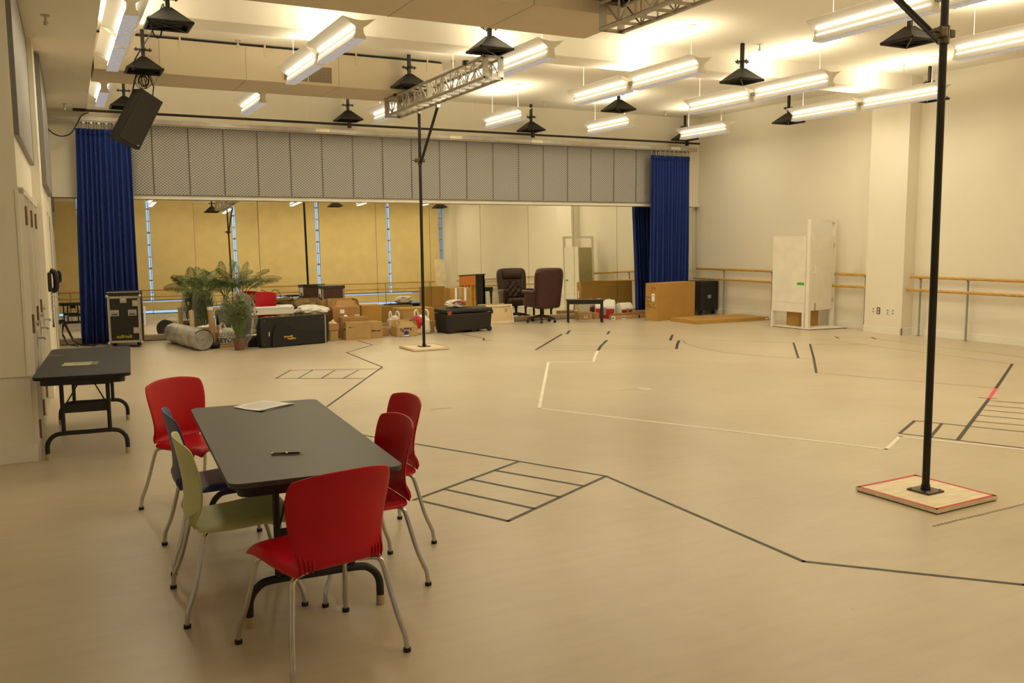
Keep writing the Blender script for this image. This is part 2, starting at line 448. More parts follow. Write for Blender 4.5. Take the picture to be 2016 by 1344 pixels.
# back wall: recessed behind the mirrors, proud above them
struct(MB().bx(-0.5, XW, 17.15, 17.3, 0, 2.5).bx(-0.5, XW, 17.0, 17.3, 2.5, ZC), 'wall_back', M_wall)
struct(MB().bx(0.62, 13.70, 16.93, 17.0, 2.485, 2.553, bev=0.004), 'trim_1', M_trimw)
# left wall in two stepped runs
def quad_prism(pts, z0, z1): return MB().prism(pts, z0, z1)
struct(quad_prism([(-0.9, 7.97), (wl(7.97), 7.97), (wl(11.15), 11.15), (-0.9, 11.15)], 0, ZC), 'wall_left_near', M_wall)
struct(quad_prism([(-0.9, 11.15), (wl(11.15) + 0.085, 11.15), (wl(17.3) + 0.085, 17.3), (-0.9, 17.3)], 0, ZC), 'wall_left_far', M_wall)
struct(MB().bx(-2.6, -2.45, -2.2, 8.1, 0, ZC), 'wall_left_alcove', M_wall)
struct(MB().bx(-2.45, -0.9, 7.97, 8.12, 0, ZC), 'wall_alcove_end', M_wall)
# facing board on the pier front, lighter edge
struct(MB().bx(-0.88, wl(7.97) - 0.002, 7.952, 7.97, 0.69, 2.15, bev=0.002), 'trim_2', M_wall)
struct(MB().bx(wl(7.97) - 0.022, wl(7.97) + 0.004, 7.945, 7.975, 0.69, 2.15, bev=0.002), 'trim_3', M_trimw)
# columns on the right wall
for i, (y0, y1) in enumerate(((10.93, 11.75), (1.95, 2.85))):
    struct(MB().bx(13.43, XW, y0, y1, 0, ZC), 'wall_right_column' if i == 0 else 'wall_right_corner_column', M_wall)
# baseboards
def base(mb, name): struct(mb, name, M_trimw)
BH = 0.125
base(MB().bx(13.685, XW, 11.765, 17.0, 0, BH, bev=0.004), 'baseboard_right_far')
base(MB().bx(13.685, XW, 2.87, 10.915, 0, BH, bev=0.004), 'baseboard_right_near')
base(MB().bx(13.41, XW, 10.91, 10.93, 0, BH).bx(13.41, 13.43, 10.91, 11.77, 0, BH).bx(13.41, XW, 11.75, 11.77, 0, BH), 'baseboard_column')
base(MB().bx(-0.9, wl(7.97) + 0.02, 7.945, 7.97, 0, 0.14, bev=0.004), 'baseboard_pier')
struct(MB().bx(0.02, 13.70, 16.88, 17.06, 0, 0.10, bev=0.004), 'trim_4', M_kerb)
struct(MB().bx(0.02, 13.70, 16.872, 16.88, 0, 0.012), 'trim_5', M_dark)
# soffit on the left, ducts and beams
struct(quad_prism([(-0.9, 2.0), (0.40, 2.0), (0.515, 8.7), (0.64, 17.0), (-0.9, 17.0)], 3.93, ZC), 'ceiling_soffit', M_wall)
struct(MB().bx(-0.4, XW, 10.95, 11.50, 4.26, ZC), 'ceiling_beam_far', M_ceil)
struct(MB().bx(-0.4, XW, 2.32, 2.85, 4.26, ZC), 'ceiling_beam_near', M_ceil)

def duct(name, label, x0, x1, y0, y1, z0, z1, seams, slope=0.0, grille=None):
    t = thing(name, label, 'air duct', ((x0 + x1) / 2, (y0 + y1) / 2, z0))
    cx, cyy = (x0 + x1) / 2, (y0 + y1) / 2
    mb = MB().bx(x0 - cx, x1 - cx, y0 - cyy, y1 - cyy, 0, z1 - z0, bev=0.004)
    if slope:
        X = x1 - cx
        mb.prism([(X - 0.01, 0.0), (X, 0.0), (X + slope, 0.22), (X + slope, z1 - z0), (X - 0.01, z1 - z0)], y0 - cyy, y1 - cyy,
                 Matrix.Rotation(PI / 2, 4, 'X') @ Matrix.Diagonal((1, 1, -1, 1)))
    mb.build('duct_casing', M_duct, t)
    sm = MB()
    for sx in seams:
        sm.bx(sx - cx - 0.004, sx - cx + 0.004, y0 - cyy - 0.004, y1 - cyy, -0.003, z1 - z0 - 0.02)
    sm.build('seam_strips', mat('duct seam', (0.42, 0.33, 0.21), 0.6), t)
    for sx in seams:
        st = MB().bx(sx - cx + 0.26, sx - cx + 0.285, y0 - cyy - 0.008, y0 - cyy - 0.001, z1 - z0 - 0.13, ZC - z0)
        st.build('hanger_strap', M_duct, t)
    MB().bx(x0 - cx, x1 - cx, y0 - cyy + 0.01, y1 - cyy - 0.01, z1 - z0, z1 - z0 + 0.02).build('gap_shade', M_dark, t)  # dark slab painting the shade in the slot between duct and ceiling
    if grille:
        gx0, gx1, gz0, gz1 = grille
        MB().bx(gx0 - cx, gx1 - cx, y0 - cyy - 0.006, y0 - cyy - 0.001, gz0 - z0, gz1 - z0).build('return_grille', M_grille, t)
        f = MB()
        for a, b, c_, d in ((gx0 - .015, gx1 + .015, gz0 - .015, gz0), (gx0 - .015, gx1 + .015, gz1, gz1 + .015), (gx0 - .015, gx0, gz0, gz1), (gx1, gx1 + .015, gz0, gz1), ((gx0 + gx1) / 2 - .006, (gx0 + gx1) / 2 + .006, gz0, gz1)):
            f.bx(a - cx, b - cx, y0 - cyy - 0.014, y0 - cyy - 0.001, c_ - z0, d - z0)
        f.build('grille_frame', M_duct, t)
    return t
duct('air_duct', 'long boxed air duct with a dark return grille, hung below the ceiling beyond the beam', 0.63, 5.62, 13.31, 14.38, 4.025, 4.495, (1.45, 2.6, 3.95, 5.1), grille=(3.13, 3.84, 4.06, 4.285))
duct('air_duct', 'wide boxed air duct at the top edge of the picture, its flat underside facing down', 0.60, 5.38, 7.69, 8.70, 3.95, 4.495, (1.7, 3.1, 4.2), slope=0.50)

# ------------------------------------------------------------------ window wall behind the camera (seen in the mirrors)
FA = PI + math.atan(0.2)
FO = Vector((13.43, 2.05, 0))
fx = Vector((math.cos(FA), math.sin(FA), 0)); fy = Vector((-math.sin(FA), math.cos(FA), 0))   # fy points outdoors
def fac(mb, name, m, parent=None, **k):
    o = mb.build(name, m, parent, **k)
    o.location = FO; o.rotation_euler = (0, 0, FA); return o
FS = [0.0, 2.08, 4.72, 7.66, 10.56, 13.14, 15.9]
o = fac(MB().bx(-0.4, 16.0, -0.06, 0.14, 0, 0.20), 'wall_window_sill', M_wall); o['kind'] = 'structure'
o = fac(MB().bx(-0.4, 16.0, -0.06, 0.14, 4.44, ZC), 'wall_window_head', M_wall); o['kind'] = 'structure'
for i in range(6):
    a, b = FS[i], FS[i + 1]
    f = MB().bx(a, a + 0.008, 0.0, 0.09, 0.2, 4.4).bx(b - 0.008, b, 0.0, 0.09, 0.2, 4.4).bx(a, b, 0, 0.09, 0.2, 0.24).bx(a, b, 0, 0.09, 0.36, 0.42).bx(a, b, 0, 0.09, 0.66, 0.69).bx(a, b, 0, 0.09, 4.36, 4.4)
    for q in range(8): f.bx(a - 0.0, b, 0.02, 0.05, 0.95 + q * 0.42, 0.98 + q * 0.42 + 0.015 * (q % 3))
    w = fac(f, 'window_%d' % (i + 1), M_grey); w['kind'] = 'structure'
    p = MB().bx(a + 0.03, b - 0.03, 0.04, 0.05, 0.24, 4.36).build('window_pane', M_glass, w)
for i in range(6):
    a, b = FS[i] + (0.13 if i == 0 else 0.045), FS[i + 1] - 0.045
    if i == 5: b = 15.85
    s = thing('roller_shade', 'tan roller shade seen in the mirrors, %s from the right-hand corner column' % ORD[i], 'window shade', FO, FA, 'roller shades on the window wall')
    MB().bx(a, b, -0.075, -0.070, 0.69, 4.42).build('shade_cloth', M_shade, s)
    MB().bx(a, b, -0.082, -0.063, 0.685, 0.71, bev=0.003).build('hem_bar', M_beige, s)
    MB().cyl(((a + b) / 2, -0.11, 4.40), 0.035, b - a, 'X').build('roller_tube', M_trimw, s)
s = thing('low_shade', 'low tan blind drawn across the bottom panes below the tall roller shades', 'window shade', FO, FA)
MB().bx(0.3, 15.85, -0.078, -0.072, 0.33, 0.63).build('shade_cloth', M_shade, s)
MB().bx(0.3, 15.85, -0.084, -0.066, 0.32, 0.335).build('hem_bar', M_beige, s)

# ------------------------------------------------------------------ mirrors, kerb, acoustic panels
tilt = R(1.7)
for i in range(12):
    x0 = 0.02 + i * 1.142
    x1 = x0 + 1.142 - 0.006
    mb = MB().bx(x0, min(x1, 13.70), -0.006, 0.0, 0, 2.385)
    lab = ['mirror pane at the left end of the mirror wall, beside the left wall', 'mirror pane behind the left blue curtain', ][i] if i < 2 else '%s full-height mirror pane from the left end of the mirror wall' % ORD[i]
    o = mb.build('mirror_pane', M_mirror)
    o.location = (0, 17.0 + (0.004 if i == 0 else 0), 0.10); o.rotation_euler = (-R(2.15) if i == 2 else -tilt, 0, R(-0.55) if i == 0 else 0)
    tag(o, lab, 'mirror', 'mirror panes along the far wall')
NP = 19
for i in range(NP):
    x0 = 1.05 + i * 0.600
    if i == NP - 1: x1 = x0 + 0.594
    x1 = x0 + 0.594
    t = thing('acoustic_panel', '%s grey metal-mesh acoustic panel above the mirrors, counting from the left curtain' % ORD[i], 'acoustic panel', (x0, 16.9, 2.555), 0, 'acoustic panels above the mirrors')
    MB().bx(0.010, 0.584, 0.004, 0.098, 0.012, 1.183).build('mesh_face', M_mesh, t)
    MB().bx(0, 0.594, 0.0, 0.1, 0, 0.014).bx(0, 0.594, 0.0, 0.1, 1.181, 1.195).bx(0, 0.010, 0.0, 0.1, 0.014, 1.181).bx(0.584, 0.594, 0.0, 0.1, 0.014, 1.181).build('edge_frame', M_pframe, t)
# panels on the left wall
def wall_panel(label, y0, y1, z0, z1, off, th):
    ang = math.atan(0.017)
    t = thing('acoustic_panel', label, 'acoustic panel', (wl(y0) + off + 0.002, y0, z0), -ang)
    L = y1 - y0
    MB().bx(0.004, th - 0.004, 0.014, L - 0.014, 0.014, z1 - z0 - 0.014, bev=0.004).build('mesh_face', M_mesh, t)
    MB().bx(0, th, 0, 0.014, 0, z1 - z0).bx(0, th, L - 0.014, L, 0, z1 - z0).bx(0, th, 0.014, L - 0.014, 0, 0.014).bx(0, th, 0.014, L - 0.014, z1 - z0 - 0.014, z1 - z0).build('edge_frame', M_pframe, t)
wall_panel('big grey acoustic panel high on the left wall above the doors, nearest the camera', 8.0, 11.1, 2.57, 3.90, 0.0, 0.035)
wall_panel('narrow grey acoustic panel high on the stepped left wall beside the left curtain', 11.9, 15.2, 2.42, 3.90, 0.085, 0.05)

# ------------------------------------------------------------------ doors on the left wall
for i, y0 in enumerate((8.02, 9.07, 10.12)):
    ang = math.atan(0.017)
    d = struct(MB().bx(0, 0.030, 0, 0.99, 0.02, 2.12, bev=0.003), 'door_%d' % (i + 1), M_doorw)
    d.location = (wl(y0) + 0.001, y0, 0); d.rotation_euler = (0, 0, -ang)
    MB().bx(0.0, 0.037, -0.030, 0.0, 0, 2.16).bx(0.0, 0.037, 0.99, 1.015, 0, 2.16).bx(0, 0.037, -0.03, 1.015, 2.12, 2.17).build('door_frame', M_trimw, d)
    for z in (0.25, 1.10, 1.95):
        MB().bx(0.030, 0.044, -0.028, 0.022, z - 0.07, z + 0.07).cyl((0.044, -0.002, z), 0.011, 0.15).build('hinge', M_hinge, d)
    h = MB().bx(0.030, 0.037, 0.905, 0.945, 0.83, 0.97, bev=0.002).build('lock_plate', M_steel, d)
    MB().tube([(0.035, 0.925, 0.90), (0.085, 0.925, 0.90), (0.095, 0.90, 0.90), (0.095, 0.82, 0.895)], 0.010, 8).build('lever_handle', M_steel, h)
    MB().cyl((0.045, 0.925, 1.03), 0.024, 0.02, 'X').build('deadbolt', M_steel, d)
d = struct(MB().bx(0, 0.012, 0, 0.95, 0.02, 2.10, bev=0.003), 'door_4', M_doorw)
d.location = (wl(13.4) + 0.086, 13.4, 0); d.rotation_euler = (0, 0, -math.atan(0.017))
MB().bx(0.0, 0.016, -0.04, 0.0, 0, 2.14).bx(0.0, 0.016, 0.95, 0.99, 0, 2.14).bx(0, 0.016, -0.04, 0.99, 2.10, 2.14).build('door_frame', M_trimw, d)
for z in (0.25, 1.10, 1.95): MB().bx(0.012, 0.02, -0.03, 0.02, z - 0.06, z + 0.06).build('hinge', M_hinge, d)
MB().tube([(0.012, 0.90, 0.97), (0.06, 0.90, 0.97), (0.07, 0.87, 0.97), (0.07, 0.79, 0.965)], 0.009, 8).build('lever_handle', M_steel, d)

# ------------------------------------------------------------------ lights
def cross(mb, segs, y0, y1):
    for (xa, za, xb, zb, th) in segs:
        dx, dz = xb - xa, zb - za; L = math.hypot(dx, dz); nx, nz = -dz / L * th / 2, dx / L * th / 2
        P = [(xa + nx, za + nz), (xb + nx, zb + nz), (xb - nx, zb - nz), (xa - nx, za - nz)]
        a = [mb.bm.verts.new((x, y0, z)) for x, z in P]; b = [mb.bm.verts.new((x, y1, z)) for x, z in P]
        mb.bm.faces.new(a); mb.bm.faces.new(list(reversed(b)))
        for i in range(4): mb.bm.faces.new((a[i], b[i], b[(i + 1) % 4], a[(i + 1) % 4]))
    return mb
def pendant(x, yc, modules, label, group, zl=4.0, power=1.0):
    ML = 1.50; GAP = 0.13
    LT = modules * ML + (modules - 1) * GAP
    t = thing('pendant_light', label, 'ceiling light', (x, yc, zl), 0, group)
    for k in range(modules):
        y0 = -LT / 2 + k * (ML + GAP); y1 = y0 + ML
        b = MB()
        cross(b, [(0.040, 0.030, 0.185, 0.105, 0.004), (-0.040, 0.030, -0.185, 0.105, 0.004)], y0, y1)
        wing = b.build('reflector_wings', M_refl, t)
        hb = MB().bx(-0.042, 0.042, y0, y1, -0.040, 0.034)
        cross(hb, [(0.042, -0.048, 0.070, -0.115, 0.004), (-0.042, -0.048, -0.070, -0.115, 0.004)], y0, y1)
        hb.bx(-0.03, 0.03, y0, y1, -0.06, -0.03)
        for ye in (y0 - 0.0045, y1 + 0.0005):
            hb.prism([(-0.042, 0.0), (-0.175, 0.10), (-0.03, 0.075), (0.03, 0.075), (0.175, 0.10), (0.042, 0.0), (0.042, -0.04), (0.068, -0.115), (-0.068, -0.115), (-0.042, -0.04)][::-1], ye, ye + 0.004, Matrix(((1, 0, 0, 0), (0, 0, 1, 0), (0, 1, 0, 0), (0, 0, 0, 1))))
        hb.build('housing', M_trimw, t)
        lv = MB().bx(-0.066, 0.066, y0 + 0.01, y1 - 0.01, -0.118, -0.114)
        nsl = 24
        for q in range(nsl):
            yy = y0 + 0.03 + q * (ML - 0.06) / (nsl - 1)
            lv.bx(-0.064, 0.064, yy - 0.002, yy + 0.002, -0.122, -0.10)
        lv.build('louvre', M_louv, t)
        for sx in (-1, 1):
            MB().cyl((sx * 0.058, (y0 + y1) / 2, 0.022), 0.008, ML - 0.06, 'Y', 8).build('lamp_tube', M_tube, t)
            MB().cyl((sx * 0.050, (y0 + y1) / 2, -0.046), 0.006, ML - 0.06, 'Y', 8).build('lamp_tube', M_tube, t)
        la = bpy.data.lights.new('uplight', 'AREA'); la.shape = 'RECTANGLE'; la.size = 0.30; la.size_y = ML - 0.1
        la.energy = UP_W * power; la.color = LAMP_COL
        lo = bpy.data.objects.new('uplight', la); COL.objects.link(lo); lo.parent = t; lo.location = (0, (y0 + y1) / 2, 0.112); lo.rotation_euler = (PI, 0, 0)
        la = bpy.data.lights.new('downlight', 'AREA'); la.shape = 'RECTANGLE'; la.size = 0.11; la.size_y = ML - 0.1
        la.energy = DOWN_W * power; la.color = LAMP_COL
        lo = bpy.data.objects.new('downlight', la); COL.objects.link(lo); lo.parent = t; lo.location = (0, (y0 + y1) / 2, -0.126)
    if modules > 1:
        j = MB()
        for k in range(modules - 1):
            yj = -LT / 2 + (k + 1) * ML + k * GAP
            j.bx(-0.03, 0.03, yj, yj + GAP, -0.03, 0.02)
        j.build('joiner', M_gry_pl, t)
    for sy in (-1, 1):
        yy = sy * (LT / 2 - 0.22)
        MB().tube([(0, yy, 0.0), (0, yy, ZC - zl - 0.01)], 0.003, 6).build('suspension_cable', M_white, t)
        MB().cyl((0, yy, ZC - zl - 0.012), 0.055, 0.02, n=16).build('ceiling_canopy', M_white, t)
    return t
CX = [0.80, 3.05, 5.40, 7.65, 9.97, 12.35]
CN = ['first', 'second', 'third', 'fourth', 'fifth', 'sixth']
for i, x in enumerate(CX):
    pendant(x, 15.15, 1, 'short single fluorescent pendant in the far row by the mirrors, %s from the left' % CN[i], 'short pendants in the far row')
for i, x in enumerate(CX):
    pendant(x, 11.03, 2, 'long twin fluorescent pendant in the middle row, %s from the left' % CN[i], 'twin pendants in the middle row')
for i, x in enumerate([CX[0], CX[1], CX[3], CX[4]]):  # left two are added above the view to brighten the left foreground
    pendant(x, 5.92, 2, 'long twin fluorescent pendant in the near row, its left two added, %s from the left' % CN[i], 'twin pendants in the near row', power=0.42 if i < 2 else 1.0)
for i, x in enumerate(CX[1:]):
    pendant(x, 2.0 + 0.18 * (x - 3), 1, 'short fluorescent pendant over the window side, %s from the left' % CN[i], 'short pendants over the window side')

# ------------------------------------------------------------------ rigging points (black pyramids), truss, poles
def make_rig(label, x, y, zb=4.0, group='black rigging pyramids'):
    t = thing('rigging_point', label, 'rigging point', (x, y, zb), R(0), group)
    s = 0.215
    MB().bx(-0.022, 0.022, -0.022, 0.022, 0.15, ZC - zb).build('drop_post', M_blackm, t)
    c = MB().bx(-0.022 - 0.085, 0.022 + 0.085, -0.03, 0.03, 0.265, 0.28).bx(-0.03, 0.03, -0.1, 0.1, 0.265, 0.28)
    c.build('collar_plate', M_blackm, t)
    for q in range(4):
        a = q * PI / 2; MB().cyl((0.085 * math.cos(a), 0.085 * math.sin(a), 0.275), 0.008, 0.05, n=6).build('bolt', M_blackm, t)
    p = MB()
    ap = [(-0.03, -0.03), (0.03, -0.03), (0.03, 0.03), (-0.03, 0.03)]; bs = [(-s, -s), (s, -s), (s, s), (-s, s)]
    top = [p.bm.verts.new((a, b, 0.175)) for a, b in ap]; bot = [p.bm.verts.new((a, b, 0.012)) for a, b in bs]
    for k in range(4): p.bm.faces.new((top[k], bot[k], bot[(k + 1) % 4], top[(k + 1) % 4]))
    p.bm.faces.new(top)
    p.build('pyramid_hood', M_black, t, solid=0.006)
    r = MB()
    for k in range(4): r.tube([(*bs[k], 0), (*bs[(k + 1) % 4], 0)], 0.019, 8)
    r.tube([(-s, -s, -0.005), (s, s, -0.005)], 0.010, 6).tube([(s, -s, -0.005), (-s, s, -0.005)], 0.010, 6)
    r.build('base_ring', M_blackm, t, smooth=40)
    for k in range(4): MB().tube([(*bs[k], 0.006), (*ap[k], 0.175)], 0.009, 6).build('corner_rib', M_blackm, t)
    return t
RX = [1.22, 5.10, 9.02, 13.02]; RY = [2.9, 7.4, 10.25, 13.42, 16.66]
rown = {2.9: 'ceiling row by the window wall', 7.4: 'ceiling row nearest the camera', 10.25: 'second ceiling row from the camera', 13.42: 'third ceiling row from the camera', 16.66: 'ceiling row along the mirror wall'}
for j, y in enumerate(RY):
    for i, x in enumerate(RX):
        zb = 4.0
        xx, yy = x, y
        if j == 3 and i < 2: yy = 13.06
        if j == 0: zb = 3.80
        if j == 0 and i == 1: xx = 4.82
        if i == 1 and j in (1, 2, 3): zb = 4.07; xx = 4.97
        what = {(1, 2): 'black rigging pyramid on the near end of the truss above the middle pole', (1, 3): 'black rigging pyramid on the far end of the truss above the middle pole',
                (0, 3): 'black rigging pyramid carrying the tilted loudspeaker', (1, 1): 'black rigging pyramid on the truss at the top edge of the picture'}.get((i, j),
                'black rigging pyramid, %s from the left in the %s' % (CN[i], rown[y]))
        make_rig(what, xx, yy, zb)

def truss(label, x, y0, y1, z0, skew=0.0):
    L = y1 - y0
    t = thing('box_truss', label, 'truss', (x, (y0 + y1) / 2, z0), skew)
    h = 0.125
    def ch(a, b): return MB().tube([a, b], 0.0205, 10)
    nsec = 2; SL = L / nsec
    for s in range(nsec):
        a, b = -L / 2 + s * SL, -L / 2 + (s + 1) * SL
        for sx in (-h, h):
            for sz in (0.02, 0.27):
                ch((sx, a + 0.005, sz), (sx, b - 0.005, sz)).build('chord', M_alu, t, smooth=40)
        for ye in (a + 0.005, b - 0.005):
            e = MB().bx(-h - .02, -h + .06, ye - 0.005, ye + 0.005, 0.0, 0.29).bx(h - .06, h + .02, ye - 0.005, ye + 0.005, 0.0, 0.29).bx(-h, h, ye - 0.005, ye + 0.005, 0.0, 0.035).bx(-h, h, ye - 0.005, ye + 0.005, 0.255, 0.29)
            e.build('end_plate', M_alu, t)
            hole = MB()
            for sx in (-h, h):
                for sz in (0.02, 0.27): hole.cyl((sx, ye, sz), 0.014, 0.014, 'Y', 10)
            hole.build('bolt_holes', M_dark, t)
        n = 7; st = (SL - 0.1) / n
        for k in range(n):
            ya, yb = a + 0.05 + k * st, a + 0.05 + (k + 1) * st
            if k % 2: za, zb_ = 0.27, 0.02
            else: za, zb_ = 0.02, 0.27
            for sx in (-h, h):
                MB().tube([(sx, ya, za), (sx, yb, zb_)], 0.009, 6).build('diagonal_brace', M_alu, t)
                if k: MB().tube([(sx, ya, 0.02), (sx, ya, 0.27)], 0.009, 6).build('upright', M_alu, t)
            if k:
                for sz in (0.02, 0.27): MB().bx(-h, h, ya - 0.016, ya + 0.016, sz - 0.012, sz + 0.012).build('cross_rung', M_alu, t)
    # half couplers tying it to the hoods
    for yy in (-L / 2 + 0.55, L / 2 - 0.55):
        if yy > L / 2: continue
        MB().bx(-0.17, -0.10, yy - 0.03, yy + 0.03, 0.255, 0.315, bev=0.008).bx(0.10, 0.17, yy - 0.03, yy + 0.03, 0.255, 0.315, bev=0.008).build('coupler', M_blackm, t)
    return t
truss('aluminium box truss hung under the ceiling, standing over the middle black pole', 5.05, 10.25, 14.12, 3.73, R(-1.0))
truss('aluminium box truss at the top edge of the picture, over the right-hand black pole', 4.97, 3.60, 7.55, 3.745, R(-0.5))

def pole(label, x, y, xt, brace_dy, brace_dx, rot, jz, red):
    t = thing('support_pole', label, 'pole', (x, y, 0))
    bz = 0.032
    ln = [(0, 0, bz + 0.012), (xt - x, 0, 3.745)]
    MB().tube([ln[0], ln[1]], 0.0245, 14).build('pole', M_blackm, t, smooth=40)
    f = (jz - 0.03) / (3.745 - 0.03); jx = (xt - x) * f
    MB().box((0, 0, bz + 0.006), (0.165, 0.165, 0.012), R(rot)).build('base_plate', mat('dark steel plate', (0.10, 0.075, 0.05), 0.4, metal=0.6, var=0.3, vscale=12), t)
    for q in range(4):
        a = R(rot) + PI / 4 + q * PI / 2; MB().cyl((0.092 * math.cos(a), 0.092 * math.sin(a), bz + 0.016), 0.009, 0.012, n=6).build('bolt', M_steel, t)
    b = MB().box((0, 0, 0.020), (0.625, 0.625, 0.024), R(rot)).build('base_board', M_ply, t)
    MB().box((0, 0, 0.004), (0.61, 0.61, 0.008), R(rot)).build('rubber_mat', M_rub, b)
    tp = MB()
    for q in range(4):
        a = R(rot) + q * PI / 2
        tp.box((0.297 * math.cos(a), 0.297 * math.sin(a), 0.0326), (0.026, 0.615, 0.0012), a)
    tp.build('tape_border', red, b)
    # brace from the joint up to the truss
    MB().tube([(jx + brace_dx * 0.06, brace_dy * 0.04, jz - 0.03), (jx + brace_dx, brace_dy, 3.745)], 0.0225, 12).build('diagonal_brace', M_blackm, t, smooth=40)
    c = MB().cyl((jx, 0, jz), 0.036, 0.11, n=14).box((jx + 0.05, 0, jz + 0.01), (0.05, 0.06, 0.05), bev=0.008).box((jx - 0.05, -0.01, jz + 0.01), (0.06, 0.07, 0.06), bev=0.01)
    c.cyl((jx - 0.10, -0.01, jz + 0.01), 0.008, 0.07, 'X', 8)
    c.build('swivel_clamp', mat('clamp casting', (0.09, 0.07, 0.045), 0.4, metal=0.7, var=0.3), t)
    MB().box((xt - x, 0, 3.735), (0.06, 0.06, 0.05), bev=0.01).build('top_clamp', M_steel, t)
    MB().box((jx + brace_dx, brace_dy, 3.735), (0.06, 0.06, 0.05), bev=0.01).build('brace_clamp', M_steel, t)
    MB().cyl((0, 0, bz + 0.03), 0.032, 0.04, n=14, r2=0.028).build('foot_collar', M_blackm, t)
    return t
pole('black scaffold pole in mid room on a small plywood base, under the far truss', 5.262, 13.38, 5.245, -0.72, 0.02, 2, 2.98, mat('faded red tape', (0.55, 0.16, 0.06), 0.5))
pole('tall black scaffold pole at the right standing on a plywood square edged in red tape', 5.17, 3.955, 5.13, 0.80, 0.02, 2, 3.02, M_redtape)

# ------------------------------------------------------------------ pipe, curtain track, curtains
t = thing('hanging_pipe', 'long black pipe hung across the far wall above the curtain track', 'pipe', (6.9, 16.58, 3.905))
MB().cyl((0, 0, 0), 0.022, 12.95, 'X', 12).build('pipe', M_blackm, t, smooth=40)
for x in (-5.68, -1.8, 2.12, 6.12):
    MB().bx(x - 0.03, x + 0.03, -0.035, 0.035, -0.06, 0.04, bev=0.008).tube([(x, 0.03, 0.0), (x, 0.07, 0.072)], 0.008, 6).build('pipe_clamp', M_blackm, t)
t = thing('curtain_track', 'grey metal curtain track running the width of the far wall', 'curtain track', (6.7, 16.67, 3.78))
MB().bx(-6.67, 6.67, -0.035, 0.035, -0.035, 0.035, bev=0.006).bx(-6.67, 6.67, -0.012, 0.012, -0.05, -0.035).build('track', mat('galvanised track', (0.42, 0.39, 0.35), 0.4, metal=0.5, var=0.12, vscale=5), t)
for x in (-2.1, 0.6, 2.45, 6.05):
    MB().bx(x - 0.13, x + 0.13, -0.042, -0.034, -0.03, 0.03).build('splice_plate', mat('zinc plate', (0.72, 0.66, 0.50), 0.4, metal=0.3), t)
for x in (-5.8, -4.1, -2.4, -0.7, 1.0, 2.7, 4.4, 5.85):
    MB().tube([(x, 0.0, 0.035), (x, 0.0, ZC - 3.785)], 0.003, 6).build('hanger_rod', M_white, t)

def curtain(label, x0t, x1t, x0b, x1b, y, folds, seed, ztop=3.62):
    rnd = random.Random(seed)
    t = thing('stage_curtain', label, 'curtain', ((x0t + x1t) / 2, y, 0))
    cx = (x0t + x1t) / 2
    ph = [rnd.uniform(0.75, 1.3) for _ in range(folds * 2 + 2)]
    tot = sum(ph[:folds * 2]); cum = [0]
    for p in ph[:folds * 2]: cum.append(cum[-1] + p / tot)
    amps = [rnd.uniform(0.035, 0.075) for _ in range(folds * 2 + 1)]
    def prof(u):
        for k in range(folds * 2):
            if u <= cum[k + 1] or k == folds * 2 - 1:
                w = (u - cum[k]) / (cum[k + 1] - cum[k]); a = amps[k] * (1 if k % 2 else -1); b = amps[k + 1] * (-1 if k % 2 else 1)
                s = (1 - math.cos(PI * min(1, max(0, w)))) / 2
                return a + (b - a) * s
    def fn(u, v):
        z = 0.015 + (ztop - 0.10 - 0.015) * v
        xa = x0b + (x0t - x0b) * v; xb = x1b + (x1t - x1b) * v
        k = 0.55 + 0.45 * (1 - v)
        dx = 0.018 * math.sin(u * 31 + v * 2.3 + seed)
        return Vector((xa + (xb - xa) * u - cx + dx * (1 - v), prof(u) * k + 0.012 * math.sin(v * 5 + u * 9), z))
    MB().grid(fn, folds * 14, 22).build('curtain_cloth', M_curt, t, smooth=180, solid=0.006)
    def fh(u, v):
        z = ztop - 0.10 + 0.10 * v
        return Vector((x0t + (x1t - x0t) * u - cx, prof(u) * 0.52, z))
    MB().grid(fh, folds * 12, 2).build('header_band', M_curt, t, smooth=180, solid=0.010)
    for k in range(folds * 2):
        u = (k + 0.4) / (folds * 2 - 0.2); xx = x0t + (x1t - x0t) * u - cx
        h = MB().tube([(xx, -0.004, ztop - 0.02), (xx, -0.002, ztop + 0.03), (xx, 0.0, 3.72)], 0.0032, 6).bx(xx - 0.008, xx + 0.008, -0.010, 0.010, 3.705, 3.73)
        h.build('hook', M_rub if k % 3 else M_steel, t)
    return t
curtain('royal blue stage curtain gathered at the left end of the mirror wall', 0.45, 1.29, 0.36, 1.28, 16.68, 11, 3)
curtain('royal blue stage curtain gathered at the right end of the mirror wall', 12.12, 13.20, 12.14, 13.18, 16.72, 13, 8)
# cables at the left end
tag(MB().tube([(0.0, 16.55, 3.62), (0.12, 16.5, 3.50), (0.24, 16.5, 3.46), (0.36, 16.5, 3.50), (0.44, 16.52, 3.60), (0.55, 16.5, 3.80), (0.66, 16.5, 3.86)], 0.010, 6, smooth=5).build('hanging_cable', M_rub, smooth=60), 'black cable drooping from the left wall to the end of the hanging pipe', 'cable')
tag(MB().tube([(0.03, 16.70, 0.40), (0.10, 16.72, 0.42), (0.16, 16.7, 0.25), (0.22, 16.68, 0.10), (0.34, 16.6, 0.016), (0.55, 16.45, 0.014)], [0.022, 0.02, 0.010, 0.010, 0.010, 0.010], 6).tube([(0.08, 16.70, 0.36), (0.07, 16.72, 0.18), (0.14, 16.68, 0.03), (0.30, 16.55, 0.012)], 0.009, 6).build('power_cord', M_rub, smooth=60), 'thick black power cord plugged into the left wall, falling to the floor', 'power cord')

